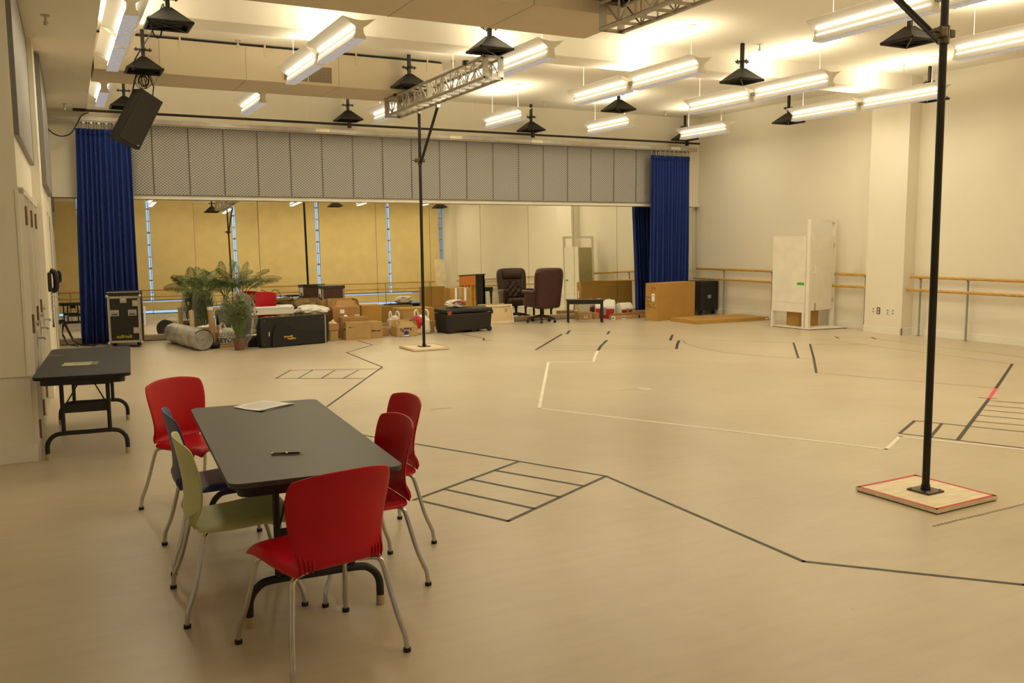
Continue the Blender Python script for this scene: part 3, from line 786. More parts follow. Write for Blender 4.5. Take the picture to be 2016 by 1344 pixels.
# ------------------------------------------------------------------ loudspeaker
t = thing('loudspeaker', 'black loudspeaker hanging tilted from the ceiling in front of the left curtain', 'loudspeaker', (1.09, 13.12, 3.38))
rotm = Matrix.Rotation(R(27), 4, 'Y') @ Matrix.Rotation(R(28), 4, 'Z')
poly_ = [(-0.19, -0.16), (0.15, -0.16), (0.20, 0.0), (0.12, 0.20), (-0.10, 0.20)]
MB().prism(poly_, -0.36, 0.36, rotm).build('cabinet', M_spk, t)
MB().prism([(-0.18, -0.170), (0.14, -0.170), (0.14, -0.160), (-0.18, -0.160)], -0.345, 0.345, rotm).build('front_grille', mat('speaker grille', (0.016, 0.013, 0.010), 0.6, metal=0.2, var=0.3, vscale=150), t)
MB().box((0, 0, 0), (0.022, 0.005, 0.012), Matrix.Rotation(R(27), 4, 'Y') @ Matrix.Rotation(R(28), 4, 'Z') @ Matrix.Translation((0.10, -0.172, -0.32))).build('badge', M_steel, t)
yk = MB().tube([(-0.02, 0.06, 0.34), (0.02, 0.10, 0.50), (0.05, 0.10, 0.60)], 0.010, 6).tube([(0.22, 0.06, 0.22), (0.26, 0.12, 0.45), (0.20, 0.12, 0.60)], 0.008, 6)
yk.build('suspension_strap', M_blackm, t)
c = MB()
for k in range(6):
    rr = 0.060 + 0.010 * k; rz = Matrix.Rotation(k * 0.55, 3, 'Z') @ Matrix.Rotation(0.25 * (k % 3 - 1), 3, 'X')
    c.tube([rz @ Vector((rr * math.cos(a), 0, rr * math.sin(a))) for a in [2 * PI * q / 18 for q in range(18)]], 0.0055, 5, closed=True)
o = c.build('cable_coil', M_rub, smooth=60); o.location = (1.21, 13.06, 3.868)
tag(o, 'coil of black cable hung under the pyramid above the loudspeaker', 'cable')
tag(MB().tube([(1.02, 10.14, 4.05), (1.08, 10.3, 3.9), (1.16, 10.4, 3.93), (1.22, 10.6, 4.3), (1.2, 11.5, 4.22), (1.10, 12.78, 4.1), (1.06, 12.80, 3.95)], 0.008, 6, smooth=6).build('hanging_cable', M_rub, smooth=60), 'black cable looped between the two pyramids at upper left', 'cable')

# ------------------------------------------------------------------ sprinklers, outlets, intercom
for i, (x, y, z, lab) in enumerate(((0.07, 10.0, 3.93, 'pendent sprinkler head under the dark soffit, nearer the camera'), (0.30, 16.1, 3.93, 'pendent sprinkler head under the dark soffit by the mirror wall'),
        (2.47, 13.15, ZC, 'pendent sprinkler head left of the grille on the far duct'), (5.76, 13.2, ZC, 'pendent sprinkler head behind the far truss'),
        (9.07, 16.2, ZC, 'pendent sprinkler head high above the mirrors, beside a rigging pyramid'), (12.2, 16.3, ZC, 'pendent sprinkler head near the far right ceiling corner'),
        (9.3, 10.2, ZC, 'pendent sprinkler head beside the rigging pyramid right of centre'), (12.50, 10.35, ZC, 'pendent sprinkler head near the right-hand column'))):
    t = thing('sprinkler_head', lab, 'sprinkler', (x, y, z), 0, 'ceiling sprinklers')
    MB().cyl((0, 0, -0.006), 0.04, 0.012).build('escutcheon', M_steel, t)
    MB().cyl((0, 0, -0.05), 0.012, 0.08, n=8).bx(-0.02, 0.02, -0.003, 0.003, -0.09, -0.06).build('head', M_steel, t)
    MB().cyl((0, 0, -0.094), 0.024, 0.006, n=12).build('deflector', M_steel, t)
for y, z, dark, lab in ((11.545, 0.408, 0, 'white blank wall plate, leftmost on the column'), (11.433, 0.407, 1, 'steel wall plate with a double socket on the column'), (11.225, 0.40, 0, 'white wall outlet, third of the four plates on the column'), (11.11, 0.403, 0, 'white wall outlet, rightmost on the column')):
    t = thing('wall_outlet', lab, 'outlet', (13.43, y, z), 0, 'outlets on the column')
    MB().bx(-0.007, 0, -0.037, 0.037, -0.06, 0.06, bev=0.002).build('cover_plate', M_hinge if dark else M_white, t)
    for zz in (-0.025, 0.025): MB().bx(-0.010, -0.006, -0.017, 0.017, zz - 0.015, zz + 0.015, bev=0.002).build('socket', M_white if dark else M_gry_pl, t)
t = thing('wall_telephone', 'black wall telephone with a dangling coiled cord on the stepped left wall', 'telephone', (wl(11.55) + 0.087, 11.55, 1.29), 0)
MB().bx(0, 0.04, -0.09, 0.09, -0.11, 0.11, bev=0.012).build('wall_base', M_rub, t)
MB().tube([(0.035, 0.03, -0.10), (0.075, 0.02, -0.09), (0.085, 0.01, 0.0), (0.075, 0.02, 0.10), (0.03, 0.03, 0.13)], [0.03, 0.028, 0.020, 0.028, 0.03], 10, smooth=4).build('handset', M_rub, t, smooth=60)
co = []
for k in range(90):
    u = k / 89; xx = 0.03; zz = -0.12 - 0.40 * math.sin(PI * u); yy = -0.05 + 0.10 * u
    co.append((xx + 0.010 * math.cos(k * 1.6), yy + 0.010 * math.sin(k * 1.6), zz))
MB().tube(co, 0.0035, 5).build('coiled_cord', M_rub, t)

# ------------------------------------------------------------------ ballet barres
def barre(label, y0, y1, posts, xr=13.575, zu=1.042, zlw=0.815, fl=XW):
    t = thing('ballet_barre', label, 'ballet barre', (xr, (y0 + y1) / 2, 0)); yc = (y0 + y1) / 2
    MB().cyl((0, 0, zu), 0.025, y1 - y0, 'Y', 12).build('upper_rail', M_wood, t, smooth=40)
    MB().cyl((-0.05, 0, zlw), 0.025, y1 - y0 + 0.04, 'Y', 12).build('lower_rail', M_wood, t, smooth=40)
    for p in posts:
        yy = p - yc
        MB().tube([(0.03, yy, 0.0), (0.03, yy, 0.93), (0.025, yy, 0.99), (0.0, yy, 1.02)], 0.017, 8, smooth=3).tube([(0.03, yy, zlw), (-0.05, yy, zlw)], 0.008, 6).cyl((0.03, yy, 0.004), 0.035, 0.008).build('post', M_grey, t, smooth=50)
barre('double wooden ballet barre along the right wall between the mirrors and the column', 11.80, 16.85, (11.9, 14.36, 15.9), )
barre('double wooden ballet barre along the right wall on the near side of the column', 3.0, 10.89, (10.7, 9.78, 7.6, 5.4, 3.4))
t = thing('ballet_barre', 'double wooden ballet barre along the window wall, seen only in the mirrors', 'ballet barre', FO, FA)
MB().cyl((8.2, -0.32, 1.042), 0.026, 15.6, 'X', 12).build('upper_rail', M_wood, t, smooth=40)
MB().cyl((8.2, -0.37, 0.815), 0.026, 15.6, 'X', 12).build('lower_rail', M_wood, t, smooth=40)
for sx in (0.6, 2.3, 4.72, 7.1, 9.4, 11.6, 13.5, 15.4):
    MB().tube([(sx, -0.29, 0.0), (sx, -0.29, 0.93), (sx, -0.295, 0.99), (sx, -0.32, 1.02)], 0.017, 8, smooth=3).tube([(sx, -0.29, 0.815), (sx, -0.37, 0.815)], 0.008, 6).build('post', M_grey, t, smooth=50)

# ------------------------------------------------------------------ stacking chairs round the table
def make_chair(label, m, group=None):
    t = thing('stacking_chair', label, 'chair', group=group)
    back = [(-.266, .836, .216, .040), (-.262, .822, .231, .046), (-.251, .77, .239, .050), (-.237, .70, .233, .052), (-.224, .62, .221, .050), (-.219, .55, .208, .044), (-.222, .505, .200, .036), (-.229, .470, .195, .026), (-.224, .445, .193, .016), (-.205, .431, .194, .008)]
    seat = [(-.205, .431, .194, .008), (-.17, .424, .197, .004), (-.09, .423, .204, .0), (0, .428, .213, -.004), (.08, .434, .220, -.006), (.15, .441, .224, -.004), (.205, .446, .224, 0), (.237, .442, .221, 0), (.255, .428, .215, 0)]
    def loft(rows, is_back):
        mb = MB(); n = 16; vs = []
        for (y, z, w, d) in rows:
            row = []
            for i in range(n + 1):
                u = -1 + 2 * i / n
                if is_back:
                    hz = max(0, (z - 0.45)) / 0.39
                    row.append(mb.bm.verts.new((u * w, y + d * u * u * 1.1, z - 0.026 * hz * abs(u) ** 2.6)))
                else:
                    row.append(mb.bm.verts.new((u * w, y + (0.012 * u * u if y > .2 else d * u * u), z + 0.010 * u ** 4 - 0.030 * abs(u) ** 12 - (0.02 * (abs(u) ** 3) if y > .19 else 0))))
            vs.append(row)
        for a, b in zip(vs, vs[1:]):
            for i in range(n): mb.bm.faces.new((a[i], a[i + 1], b[i + 1], b[i]))
        return mb
    sb = loft(back, True).build('backrest', m, t, smooth=180, solid=0.011, subsurf=1)
    for sx in (-1, 1):
        MBr = MB()
        for k in range(4):
            x = 0.182 - k * 0.016
            q = lambda y, w, d: y + 1.1 * d * (x / w) ** 2 - 0.0075
            MBr.tube([(sx * x, q(-.205, .194, .008), 0.427), (sx * x, q(-.226, .194, .020), 0.452), (sx * x * 1.01, q(-.228, .196, .028), 0.475), (sx * x * 1.03, q(-.222, .200, .036) + .003, 0.512 - k * 0.008)], [0.004, 0.0045, 0.004, 0.001], 6)
        MBr.build('moulded_ribs', m, sb, smooth=180)
    loft(seat, False).build('seat', m, t, smooth=180, solid=0.012, subsurf=1)
    MB().bx(-0.15, 0.15, -0.11, 0.14, 0.398, 0.418, bev=0.006).build('under_bracket', M_rub, t)
    for sx in (-1, 1):
        for sy in (-1, 1):
            pts = [(sx * 0.12, sy * 0.12, 0.402), (sx * 0.175, sy * 0.150, 0.404), (sx * 0.198, sy * 0.165, 0.394), (sx * 0.210, sy * 0.178, 0.36), (sx * 0.238, sy * 0.222, 0.18), (sx * 0.254, sy * 0.258, 0.085), (sx * 0.259, sy * 0.264, 0.055), (sx * 0.262, sy * 0.268, 0.012)]
            lg = MB().tube(pts, 0.0115, 10, smooth=3).build('leg', M_chrome, t, smooth=60)
            MB().cyl((sx * 0.262, sy * 0.268, 0.008), 0.0165, 0.016, n=12).build('glide', M_rub, lg)
    return t
G = 'stacking chairs round the folding table'
ch = make_chair('red stacking chair nearest the camera, seen from behind at the table end', M_red, G)
ch.location = (0.937, 3.640, 0); ch.rotation_euler = (0, 0, R(12))
dup(ch, (1.325, 4.325, 0), R(92), 'red stacking chair on the right side of the table, nearer of the two', G)
dup(ch, (1.590, 4.895, 0), R(92), 'red stacking chair on the right side of the table, farther of the two', G)
dup(ch, (0.790, 6.085, 0), R(-146), 'red stacking chair at the far left corner of the folding table, front facing the camera', G)
cg = make_chair('pale sage green stacking chair pushed in on the left side of the folding table', M_green, G)
cg.location = (0.716, 4.378, 0); cg.rotation_euler = (0, 0, R(-90))
cb = make_chair('navy blue stacking chair on the left side of the folding table behind the green one', M_blue, G)
cb.location = (0.745, 5.085, 0); cb.rotation_euler = (0, 0, R(-91))
dup(ch, (3.30, 16.10, 0), R(172), 'red stacking chair against the mirrors with a white box across its seat', None)

# ------------------------------------------------------------------ folding tables
def rrect(w, l, r, n=6):
    P = []
    for (cx, cyy, a0) in ((w / 2 - r, l / 2 - r, 0), (-w / 2 + r, l / 2 - r, PI / 2), (-w / 2 + r, -l / 2 + r, PI), (w / 2 - r, -l / 2 + r, 1.5 * PI)):
        for k in range(n + 1):
            a = a0 + PI / 2 * k / n; P.append((cx + r * math.cos(a), cyy + r * math.sin(a)))
    return P
M_table_shaded = mat('shaded charcoal laminate', (0.022, 0.021, 0.022), 0.5, var=0.12, vscale=40, spec=0.2)  # same laminate as the foreground table, its weaker ceiling sheen put into the colour
def folding_table(label, x, y, rot, w, l, zt, fy0, fy1, fw, ux=0.17, top=None):
    t = thing('folding_table', label, 'table', (x, y, 0), rot)
    MB().prism(rrect(w, l, 0.055), zt - 0.022, zt).build('tabletop', top or M_table, t)
    MB().prism(rrect(w - 0.004, l - 0.004, 0.053), zt - 0.026, zt - 0.022).build('edge_band', M_tframe, t)
    ap = MB()
    ap.prism(rrect(w - 0.09, l - 0.09, 0.05), zt - 0.075, zt - 0.022)
    ap.build('apron', M_tframe, t)
    for fy in (fy0, fy1):
        f = MB()
        h = fw / 2
        for sx in (-1, 1):
            f.tube([(sx * ux, fy, zt - 0.07), (sx * ux, fy, 0.20)], 0.0165, 10)
        f.tube([(-h, fy, 0.045), (-h + .006, fy, 0.13), (-h + 0.045, fy, 0.185), (-h + 0.11, fy, 0.205), (0, fy, 0.205), (h - 0.11, fy, 0.205), (h - 0.045, fy, 0.185), (h - .006, fy, 0.13), (h, fy, 0.045)], 0.0185, 10, smooth=4)
        f.bx(-ux, ux, fy - 0.004, fy + 0.004, 0.37, 0.44)
        lf = f.build('leg_frame', M_tframe, t, smooth=40)
        for sx in (-1, 1):
            MB().cyl((sx * h, fy, 0.025), 0.0205, 0.05, n=14).build('foot_cap', M_beige, lf)
        s = 1 if fy < 0 else -1
        b = MB()
        for sx in (-1, 1): b.tube([(sx * ux, fy + s * 0.008, 0.40), (sx * 0.03, fy + s * 0.33, zt - 0.09)], 0.006, 6)
        b.bx(-0.035, 0.035, fy + s * 0.33 - 0.02, fy + s * 0.33 + 0.02, zt - 0.14, zt - 0.07)
        b.build('folding_brace', M_tframe, t)
    return t
folding_table('charcoal folding table in the foreground with six chairs round it', 1.045, 4.775, R(-2.8), 0.775, 1.93, 0.712, -0.80, 0.80, 0.61)
lt = folding_table('dark folding table by the left wall, with no chairs', 0.222, 8.685, R(-4.0), 0.70, 2.03, 0.706, -0.745, 0.775, 0.595, top=M_table_shaded)
MB().bx(-0.35, -0.22, 0.46, 0.475, 0.7062, 0.7066).build('tape_mark', M_yel, lt)['label'] = 'short yellow tape mark on the tabletop'
# papers, pen, card
def sheet(label, pts, z, rule=True, cat='paper', m=None, name='paper_sheet', curl=0.0):
    cx = sum(p[0] for p in pts) / 4; cyy = sum(p[1] for p in pts) / 4
    t = thing(name, label, cat, (cx, cyy, z))
    A, B, C_, D = [Vector((p[0] - cx, p[1] - cyy, 0)) for p in pts]
    def fn(u, v):
        p = A * (1 - u) * (1 - v) + B * u * (1 - v) + C_ * u * v + D * (1 - u) * v
        p.z = curl * (u - 0.5) ** 2 * 4 + curl * 0.4 * math.sin(v * 3)
        return p
    MB().grid(fn, 8, 8).build('page', m or M_paper, t)
    if rule:
        mb = MB()
        for k in range(9):
            v = 0.15 + k * 0.08; u1 = 0.85 - 0.25 * ((k * 7) % 3 == 0)
            q = [fn(0.12, v), fn(u1, v), fn(u1, v + 0.012), fn(0.12, v + 0.012)]
            for p in q: p.z += 0.0006
            mb.poly(q)
        mb.build('printed_lines', mat('grey print', (0.52, 0.49, 0.45), 0.7), t)
    return t
sheet('white sheet under the others at the far end of the foreground table', [(0.97, 5.63), (1.10, 5.44), (1.325, 5.60), (1.19, 5.79)], 0.7132, False)
sheet('white sheet in the middle of the small pile on the foreground table', [(0.955, 5.645), (1.085, 5.44), (1.315, 5.585), (1.18, 5.785)], 0.7146, False, curl=0.003)
sheet('printed white sheet on top of the small pile on the foreground table', [(0.945, 5.645), (1.065, 5.425), (1.30, 5.575), (1.165, 5.775)], 0.7160, True, curl=0.005)
t = thing('pen', 'black and gold ballpoint pen lying on the foreground table', 'pen', (0.956, 4.265, 0.7185), R(-20))
MB().cyl((-0.035, 0, 0), 0.0055, 0.06, 'X', 12).cyl((0.03, 0, 0), 0.0055, 0.062, 'X', 12).build('barrel', M_black, t, smooth=40)
MB().cyl((0, 0, 0), 0.0062, 0.010, 'X', 12).cyl((-0.068, 0, 0), 0.006, 0.010, 'X', 12).build('gold_ring', M_gold, t, smooth=40)
MB().cyl((0.069, 0, 0), 0.0045, 0.018, Matrix.Rotation(PI / 2, 4, 'Y'), 12, r2=0.001).build('tip', M_gold, t, smooth=40)
MB().bx(-0.062, -0.025, -0.0085, -0.006, -0.0015, 0.0015).build('clip', M_gold, t)
t = thing('card_sheet', 'cream card lying on the dark table by the left wall', 'card', (0.158, 8.40, 0.7072), R(-8))
MB().bx(-0.135, 0.135, -0.11, 0.11, 0, 0.003).build('card', M_yelpap, t)
MB().bx(0.085, 0.134, -0.109, 0.109, 0.003, 0.0036).build('dark_edge_strip', mat('olive strip', (0.16, 0.14, 0.07), 0.6), t)
MB().bx(-0.06, 0.05, -0.02, 0.0, 0.003, 0.0034).bx(-0.06, 0.02, 0.02, 0.035, 0.003, 0.0034).build('faint_print', mat('faint print', (0.27, 0.25, 0.15), 0.7), t)

# ------------------------------------------------------------------ floor tape
def tape(label, runs, m, w=0.025, cat='floor tape', name='floor_tape', z=0.0016):
    mb = MB()
    for run in runs:
        for (a, b) in zip(run, run[1:]):
            A, B = Vector((*a, 0)), Vector((*b, 0)); d = (B - A)
            if d.length < 1e-4: continue
            d.normalize(); n = Vector((-d.y, d.x, 0)) * w / 2; e = d * w * 0.35
            q = [A - e + n, B + e + n, B + e - n, A - e - n]
            for p in q: p.z = z
            mb.poly(q)
    o = mb.build(name, m)
    for p in o.data.polygons:
        if p.normal.z < 0: p.flip()
    return tag(o, label, cat)
F1 = [(2.661, 7.116), (3.186, 6.103), (3.546, 5.405), (3.523, 3.425), (4.252, 2.663)]
F1 = [(2.30, 7.80)] + F1 + [(4.9, 1.99)]
tape('long black tape line running past the chairs and across the right foreground floor', [F1], M_blktape, 0.026)
tape('black tape ladder of four rungs on the floor right of the foreground table', [[(3.186, 6.103), (2.074, 5.508)], [(3.546, 5.405), (2.428, 4.804), (2.111, 5.462)], [(2.899, 5.939), (3.257, 5.266)], [(2.631, 5.796), (2.972, 5.108)], [(2.36, 5.648), (2.696, 4.957)]], M_blktape, 0.027, z=0.0020)
tape('zigzag black tape line on the floor from the boxes to behind the foreground table', [[(4.678, 15.065), (4.689, 14.27), (4.005, 13.494), (3.975, 11.696), (2.449, 9.078)]], M_blktape, 0.025)
tape('small black tape ladder on the floor left of the zigzag line', [[(2.783, 12.02), (3.93, 11.51)], [(2.442, 11.369), (3.437, 10.809)], [(2.442, 11.369), (2.783, 12.02)], [(2.704, 11.246), (3.044, 11.872)], [(2.96, 11.101), (3.316, 11.718)], [(3.205, 10.963), (3.593, 11.56)]], M_blktape, 0.02, z=0.0020)
tape('short thin dark line on the floor right of the chairs', [[(3.384, 8.463), (3.607, 8.436)]], M_scuff, 0.012)
tape('broken black tape outline on the far floor in front of the office chair', [[(8.304, 14.161), (6.736, 12.314)], [(8.75, 14.629), (8.38, 14.117)], [(9.336, 14.139), (9.008, 13.716)], [(8.459, 12.889), (7.913, 12.237), (7.545, 11.75)], [(9.971, 13.028), (9.398, 12.341)], [(9.489, 12.216), (9.12, 11.783), (8.742, 11.316)]], M_blktape, 0.045)
tape('thin dark lines joining the far black tape corners on the floor', [[(8.75, 14.629), (9.336, 14.139)], [(8.304, 14.161), (9.971, 13.028)], [(7.17, 12.749), (8.908, 11.532)], [(6.963, 12.515), (8.742, 11.316)], [(6.75, 12.283), (7.543, 11.751)], [(9.398, 12.341), (9.642, 12.199)]], M_scuff, 0.014, z=0.0020)
tape('faint red tape line on the far floor running right from the black trunk', [[(6.608, 13.85), (7.396, 13.169)]], mat('faded red floor tape', (0.52, 0.22, 0.14), 0.5), 0.014)
tape('black tape line on the floor under the front edge of the black trunk', [[(6.70, 15.10), (6.739, 14.236), (6.60, 13.95), (6.72, 13.90)]], M_blktape, 0.03)
tape('white tape outline in the middle of the floor running to the right-hand pole', [[(7.543, 11.751), (7.141, 11.202), (6.772, 10.663), (6.213, 10.982), (4.404, 7.978), (6.045, 5.011), (6.542, 5.285), (7.08, 4.34)]], M_whttape, 0.034)
tape('black tape step marks on the floor behind the right-hand pole', [[(6.642, 5.372), (7.233, 5.687)], [(7.333, 5.47), (6.778, 5.155)]], M_blktape, 0.030)
tape('thin black tape lines beside the white outline at the right edge of the floor', [[(6.642, 5.372), (7.08, 4.46)], [(7.233, 5.687), (7.70, 4.81)]], M_blktape, 0.02, z=0.0020)
tape('thick black tape diagonal at the right of the floor beside the tape rungs', [[(11.667, 7.659), (9.623, 6.496)], [(8.917, 6.094), (6.868, 4.958)]], M_blktape, 0.034, z=0.0024)
tape('short pink tape stretch within the thick black diagonal', [[(9.60, 6.483), (8.94, 6.107)]], M_pnktape, 0.036, z=0.0024)
tape('tape rungs at the right edge of the floor above the thick black diagonal', [[(8.819, 6.009), (9.05, 5.69)], [(8.548, 5.857), (8.77, 5.50)], [(8.295, 5.712), (8.51, 5.32)], [(8.004, 5.558), (8.24, 5.15)], [(7.703, 5.422), (7.97, 4.98)], [(8.898, 6.194), (8.988, 6.055)]], M_blktape, 0.018, z=0.0020)
tape('bold black tape strokes on the floor in front of the white set wall', [[(11.029, 10.734), (9.773, 9.431), (8.724, 8.367)], [(10.949, 11.025), (9.581, 9.541)]], M_blktape, 0.034)
tape('thin dark curved and straight lines on the floor in front of the white set wall', [[(8.724, 8.367), (9.66, 6.436)], [(9.544, 12.184), (9.33, 11.829), (9.153, 11.28), (9.098, 10.614), (9.285, 9.974), (9.69, 9.389)], [(9.957, 11.989), (10.942, 11.029)], [(11.029, 10.734), (11.717, 10.277), (11.664, 7.661)], [(11.744, 11.349), (11.717, 10.277)], [(12.226, 11.313), (12.699, 10.94)], [(12.554, 10.718), (12.471, 8.016)]], M_scuff, 0.016, z=0.0012)
tape('two short black tape ticks on the floor in front of the right-hand column', [[(12.226, 11.313), (12.092, 11.108)], [(12.699, 10.94), (12.554, 10.718)]], M_blktape, 0.04)
tape('small white tape dash alone in the middle of the floor', [[(6.039, 8.503), (6.106, 8.384)]], M_whttape, 0.05)
tape('thin grey scratch line beside the small white tape dash', [[(5.732, 8.472), (6.03, 8.465)]], M_scuff, 0.010)
sc = []
rnd = random.Random(4)
for k in range(26):
    x = 4.66 + k * 0.036; sc.append([(x, 3.495 + rnd.uniform(-.004, .004) + k * 0.0008), (x + 0.012, 3.50 + k * 0.0008)])
tape('dotted dark scuff trail on the floor below the plywood base at lower right', sc, mat('soft scuff', (0.30, 0.235, 0.16), 0.7), 0.020, 'scuff mark', 'scuff_mark')

# ------------------------------------------------------------------ boxes and things along the mirrors
def carton(label, x, y, rot, w, d, h, m, z=0.0, open_=False, group='cardboard boxes along the mirrors', flaps=True, prints=(), name='cardboard_box', patches=()):
    """x, y is the front-left bottom corner; front faces the camera side"""
    t = thing(name, label, 'box', (x, y, z), rot, group)
    if open_:
        b = MB(); th = 0.008
        b.bx(0, w, 0, th, 0, h).bx(0, w, d - th, d, 0, h).bx(0, th, th, d - th, 0, h).bx(w - th, w, th, d - th, 0, h).bx(0, w, 0, d, 0, th)
        b.build('carton_body', m, t)
        if flaps:
            fl = min(w, d) * 0.42
            for (a, b_, ang, ax) in (((w / 2, 0, h), (w - 0.01, fl), 128, 'f'), ((w / 2, d, h), (w - 0.01, fl), 70, 'b'), ((0, d / 2, h), (d - 0.01, fl), 120, 'l'), ((w, d / 2, h), (d - 0.01, fl), 110, 'r')):
                sgn = {'f': 0, 'b': PI, 'l': -PI / 2, 'r': PI / 2}[ax]
                M = Matrix.Translation(Vector(a)) @ Matrix.Rotation(sgn, 4, 'Z') @ Matrix.Rotation(-R(ang - 90), 4, 'X')
                f = MB(); f.box((0, 0, b_[1] / 2 + .002), (b_[0], 0.006, b_[1]))
                bmesh.ops.transform(f.bm, matrix=M, verts=f.bm.verts)
                f.build('flap', m, t)
    else:
        MB().box((w / 2, d / 2, h / 2 - 0.002), (w, d, h - 0.004), bev=0.004).build('carton_body', m, t)
        MB().bx(0.002, w - 0.002, 0.002, d / 2 - 0.002, h - 0.004, h).build('flap', m, t)
        MB().bx(0.002, w - 0.002, d / 2 + 0.002, d - 0.002, h - 0.004, h).build('flap', m, t)
        MB().bx(-0.0015, w + 0.0015, d / 2 - 0.025, d / 2 + 0.025, h, h + 0.001).bx(-0.0015, -0.0005, d / 2 - 0.025, d / 2 + 0.025, h * 0.75, h).bx(w + 0.0005, w + 0.0015, d / 2 - 0.025, d / 2 + 0.025, h * 0.75, h).build('packing_tape', M_tape, t)
    for (x0, x1, z0, z1, pm, pn) in patches:
        MB().bx(x0, x1, -0.003, -0.0005, z0, z1).build(pn, pm, t)
    for (txt, px, pz, size, pm) in prints:
        text_mesh('printed_text', txt, size, pm, t, (px, -0.0015, pz), (PI / 2, 0, 0))
    return t
M_lab = M_paper
# big box by the right curtain
bb = carton('huge amber cardboard box standing in front of the right blue curtain', 11.36, 15.36, R(15), 1.30, 0.34, 0.80, M_card2)
def side_print(t, items, d):
    for (kind, y0, y1, z0, z1, m, nm) in items:
        MB().bx(-0.003, -0.0005, y0, y1, z0, z1).build(nm, m, t)
side_print(bb, [('p', 0.09, 0.165, 0.42, 0.58, M_paper, 'shipping_label'), ('p', 0.11, 0.15, 0.53, 0.545, M_ink, 'printed_text')], .34)
M_print = mat('faded carton print', (0.16, 0.085, 0.02), 0.7)
for k, (y0, y1, z, hh) in enumerate(((0.20, 0.32, 0.50, 0.028), (0.28, 0.32, 0.45, 0.02), (0.19, 0.32, 0.415, 0.018), (0.22, 0.32, 0.385, 0.018), (0.10, 0.14, 0.355, 0.026), (0.20, 0.32, 0.345, 0.018), (0.16, 0.32, 0.315, 0.018), (0.04, 0.32, 0.29, 0.014), (0.25, 0.32, 0.235, 0.022))):
    scribble('printed_marks', M_print, bb, y0, y1, z, hh, 0.0, k, plane='y')
mb = MB()
for yy in (0.08, 0.15):
    mb.bx(-0.003, -0.0005, yy, yy + 0.02, 0.66, 0.715).bx(-0.003, -0.0005, yy - 0.012, yy + 0.032, 0.70, 0.72)
mb.build('red_arrows', M_redink, bb)
# flat box lying on the floor
carton('flat cardboard box lying on the floor between the huge box and the white set wall', 11.60, 14.38, R(0), 1.95, 0.86, 0.075, M_card2, patches=((1.86, 1.92, 0.02, 0.05, M_paper, 'white_label'),))
# black road case right of the curtain
def roadcase_black():
    t = thing('equipment_case', 'black wheeled equipment case in the right corner behind the huge box', 'case', (13.30, 16.35, 0), R(12))
    MB().box((0, 0, 0.44), (0.62, 0.50, 0.66), bev=0.02).build('case_body', M_case, t)
    MB().bx(-0.315, 0.315, -0.255, 0.255, 0.60, 0.615).bx(-0.315, -0.29, -0.255, 0.255, 0.11, 0.77).bx(0.29, 0.315, -0.255, 0.255, 0.11, 0.77).build('edge_trim', mat('dark trim', (0.03, 0.026, 0.022), 0.4, metal=0.5), t)
    MB().bx(-0.06, 0.06, -0.262, -0.25, 0.38, 0.46, bev=0.004).build('recessed_handle', M_gry_pl, t)
    for sx in (-1, 1):
        for sy in (-1, 1):
            MB().cyl((sx * 0.24, sy * 0.18, 0.045), 0.045, 0.03, 'X', 14).bx(sx * 0.24 - 0.02, sx * 0.24 + 0.02, sy * 0.18 - 0.02, sy * 0.18 + 0.02, 0.06, 0.115).build('caster', M_rub, t)
    return t
roadcase_black()
# left road case
def flight_case():
    t = thing('flight_case', 'black flight case with metal edges in front of the left blue curtain', 'case', (0.75, 16.02, 0), R(-10))
    w, d, z0, z1 = 0.50, 0.40, 0.085, 0.93
    MB().bx(0, w, 0, d, z0, z1, bev=0.004).build('case_body', M_case, t)
    e = MB(); k = 0.036
    zt = z1 - 0.075
    for (x0, x1, a, b) in ((0, k, z0, zt), (w - k, w, z0, zt), (0, w, z0, z0 + k), (0, w, zt - k, zt)):
        e.bx(x0, x1, -0.006, 0.0, a, b)
    e.bx(w, w + 0.005, 0, 0.03, z0, z1).bx(w, w + 0.005, d - .03, d, z0, z1).bx(0, w, -0.004, 0, z1 - 0.015, z1)
    e.build('metal_edging', M_alu, t)
    for x in (0.105, 0.375):
        h = MB().bx(x - 0.065, x + 0.065, -0.010, 0.0, 0.53, 0.63, bev=0.004).build('handle_dish', M_alu, t)
        MB().bx(x - 0.048, x + 0.048, -0.014, -0.009, 0.545, 0.60).build('handle_recess', M_gry_pl, h)
        MB().bx(x - 0.042, x + 0.042, -0.018, -0.012, 0.55, 0.565).build('handle_grip', M_rub, h)
    for (x, z) in ((0.245, 0.80), (0.43, 0.74), (0.43, 0.29)):
        l = MB().bx(x - 0.05, x + 0.05, -0.011, 0.0, z - 0.055, z + 0.045, bev=0.004).build('butterfly_latch', M_alu, t)
        MB().bx(x - 0.03, x + 0.03, -0.016, -0.010, z - 0.02, z + 0.02, bev=0.003).build('latch_wing', M_steel, l)
    for (x, z) in ((0, z0), (w, z0), (0, zt), (w, zt)):
        MB().sph((x, 0.0, z), 0.028, 10).build('ball_corner', M_alu, t)
    scribble('stencil_marks', mat('worn yellow stencil', (0.30, 0.27, 0.01), 0.6, var=0.4, vscale=60), t, 0.12, 0.36, 0.185, 0.055, -0.001, 4)
    for sx in (0.06, w - 0.06):
        for sy in (0.07, d - 0.07):
            MB().cyl((sx, sy, 0.036), 0.036, 0.028, 'X', 14).bx(sx - 0.022, sx + 0.022, sy - 0.022, sy + 0.022, 0.05, z0).build('caster', M_rub, t)
    return t
flight_case()
t = thing('paper_sheet', 'white sheet hanging on the right side of the flight case', 'paper', (1.305, 16.10, 0.43), R(-10))
MB().grid(lambda u, v: Vector((0.02 * math.sin(u * 3), 0.19 * u, 0.24 * v - 0.24 * (1 - u) * (1 - v) * 0.4)), 5, 5).build('page', M_paper, t, solid=0.001)

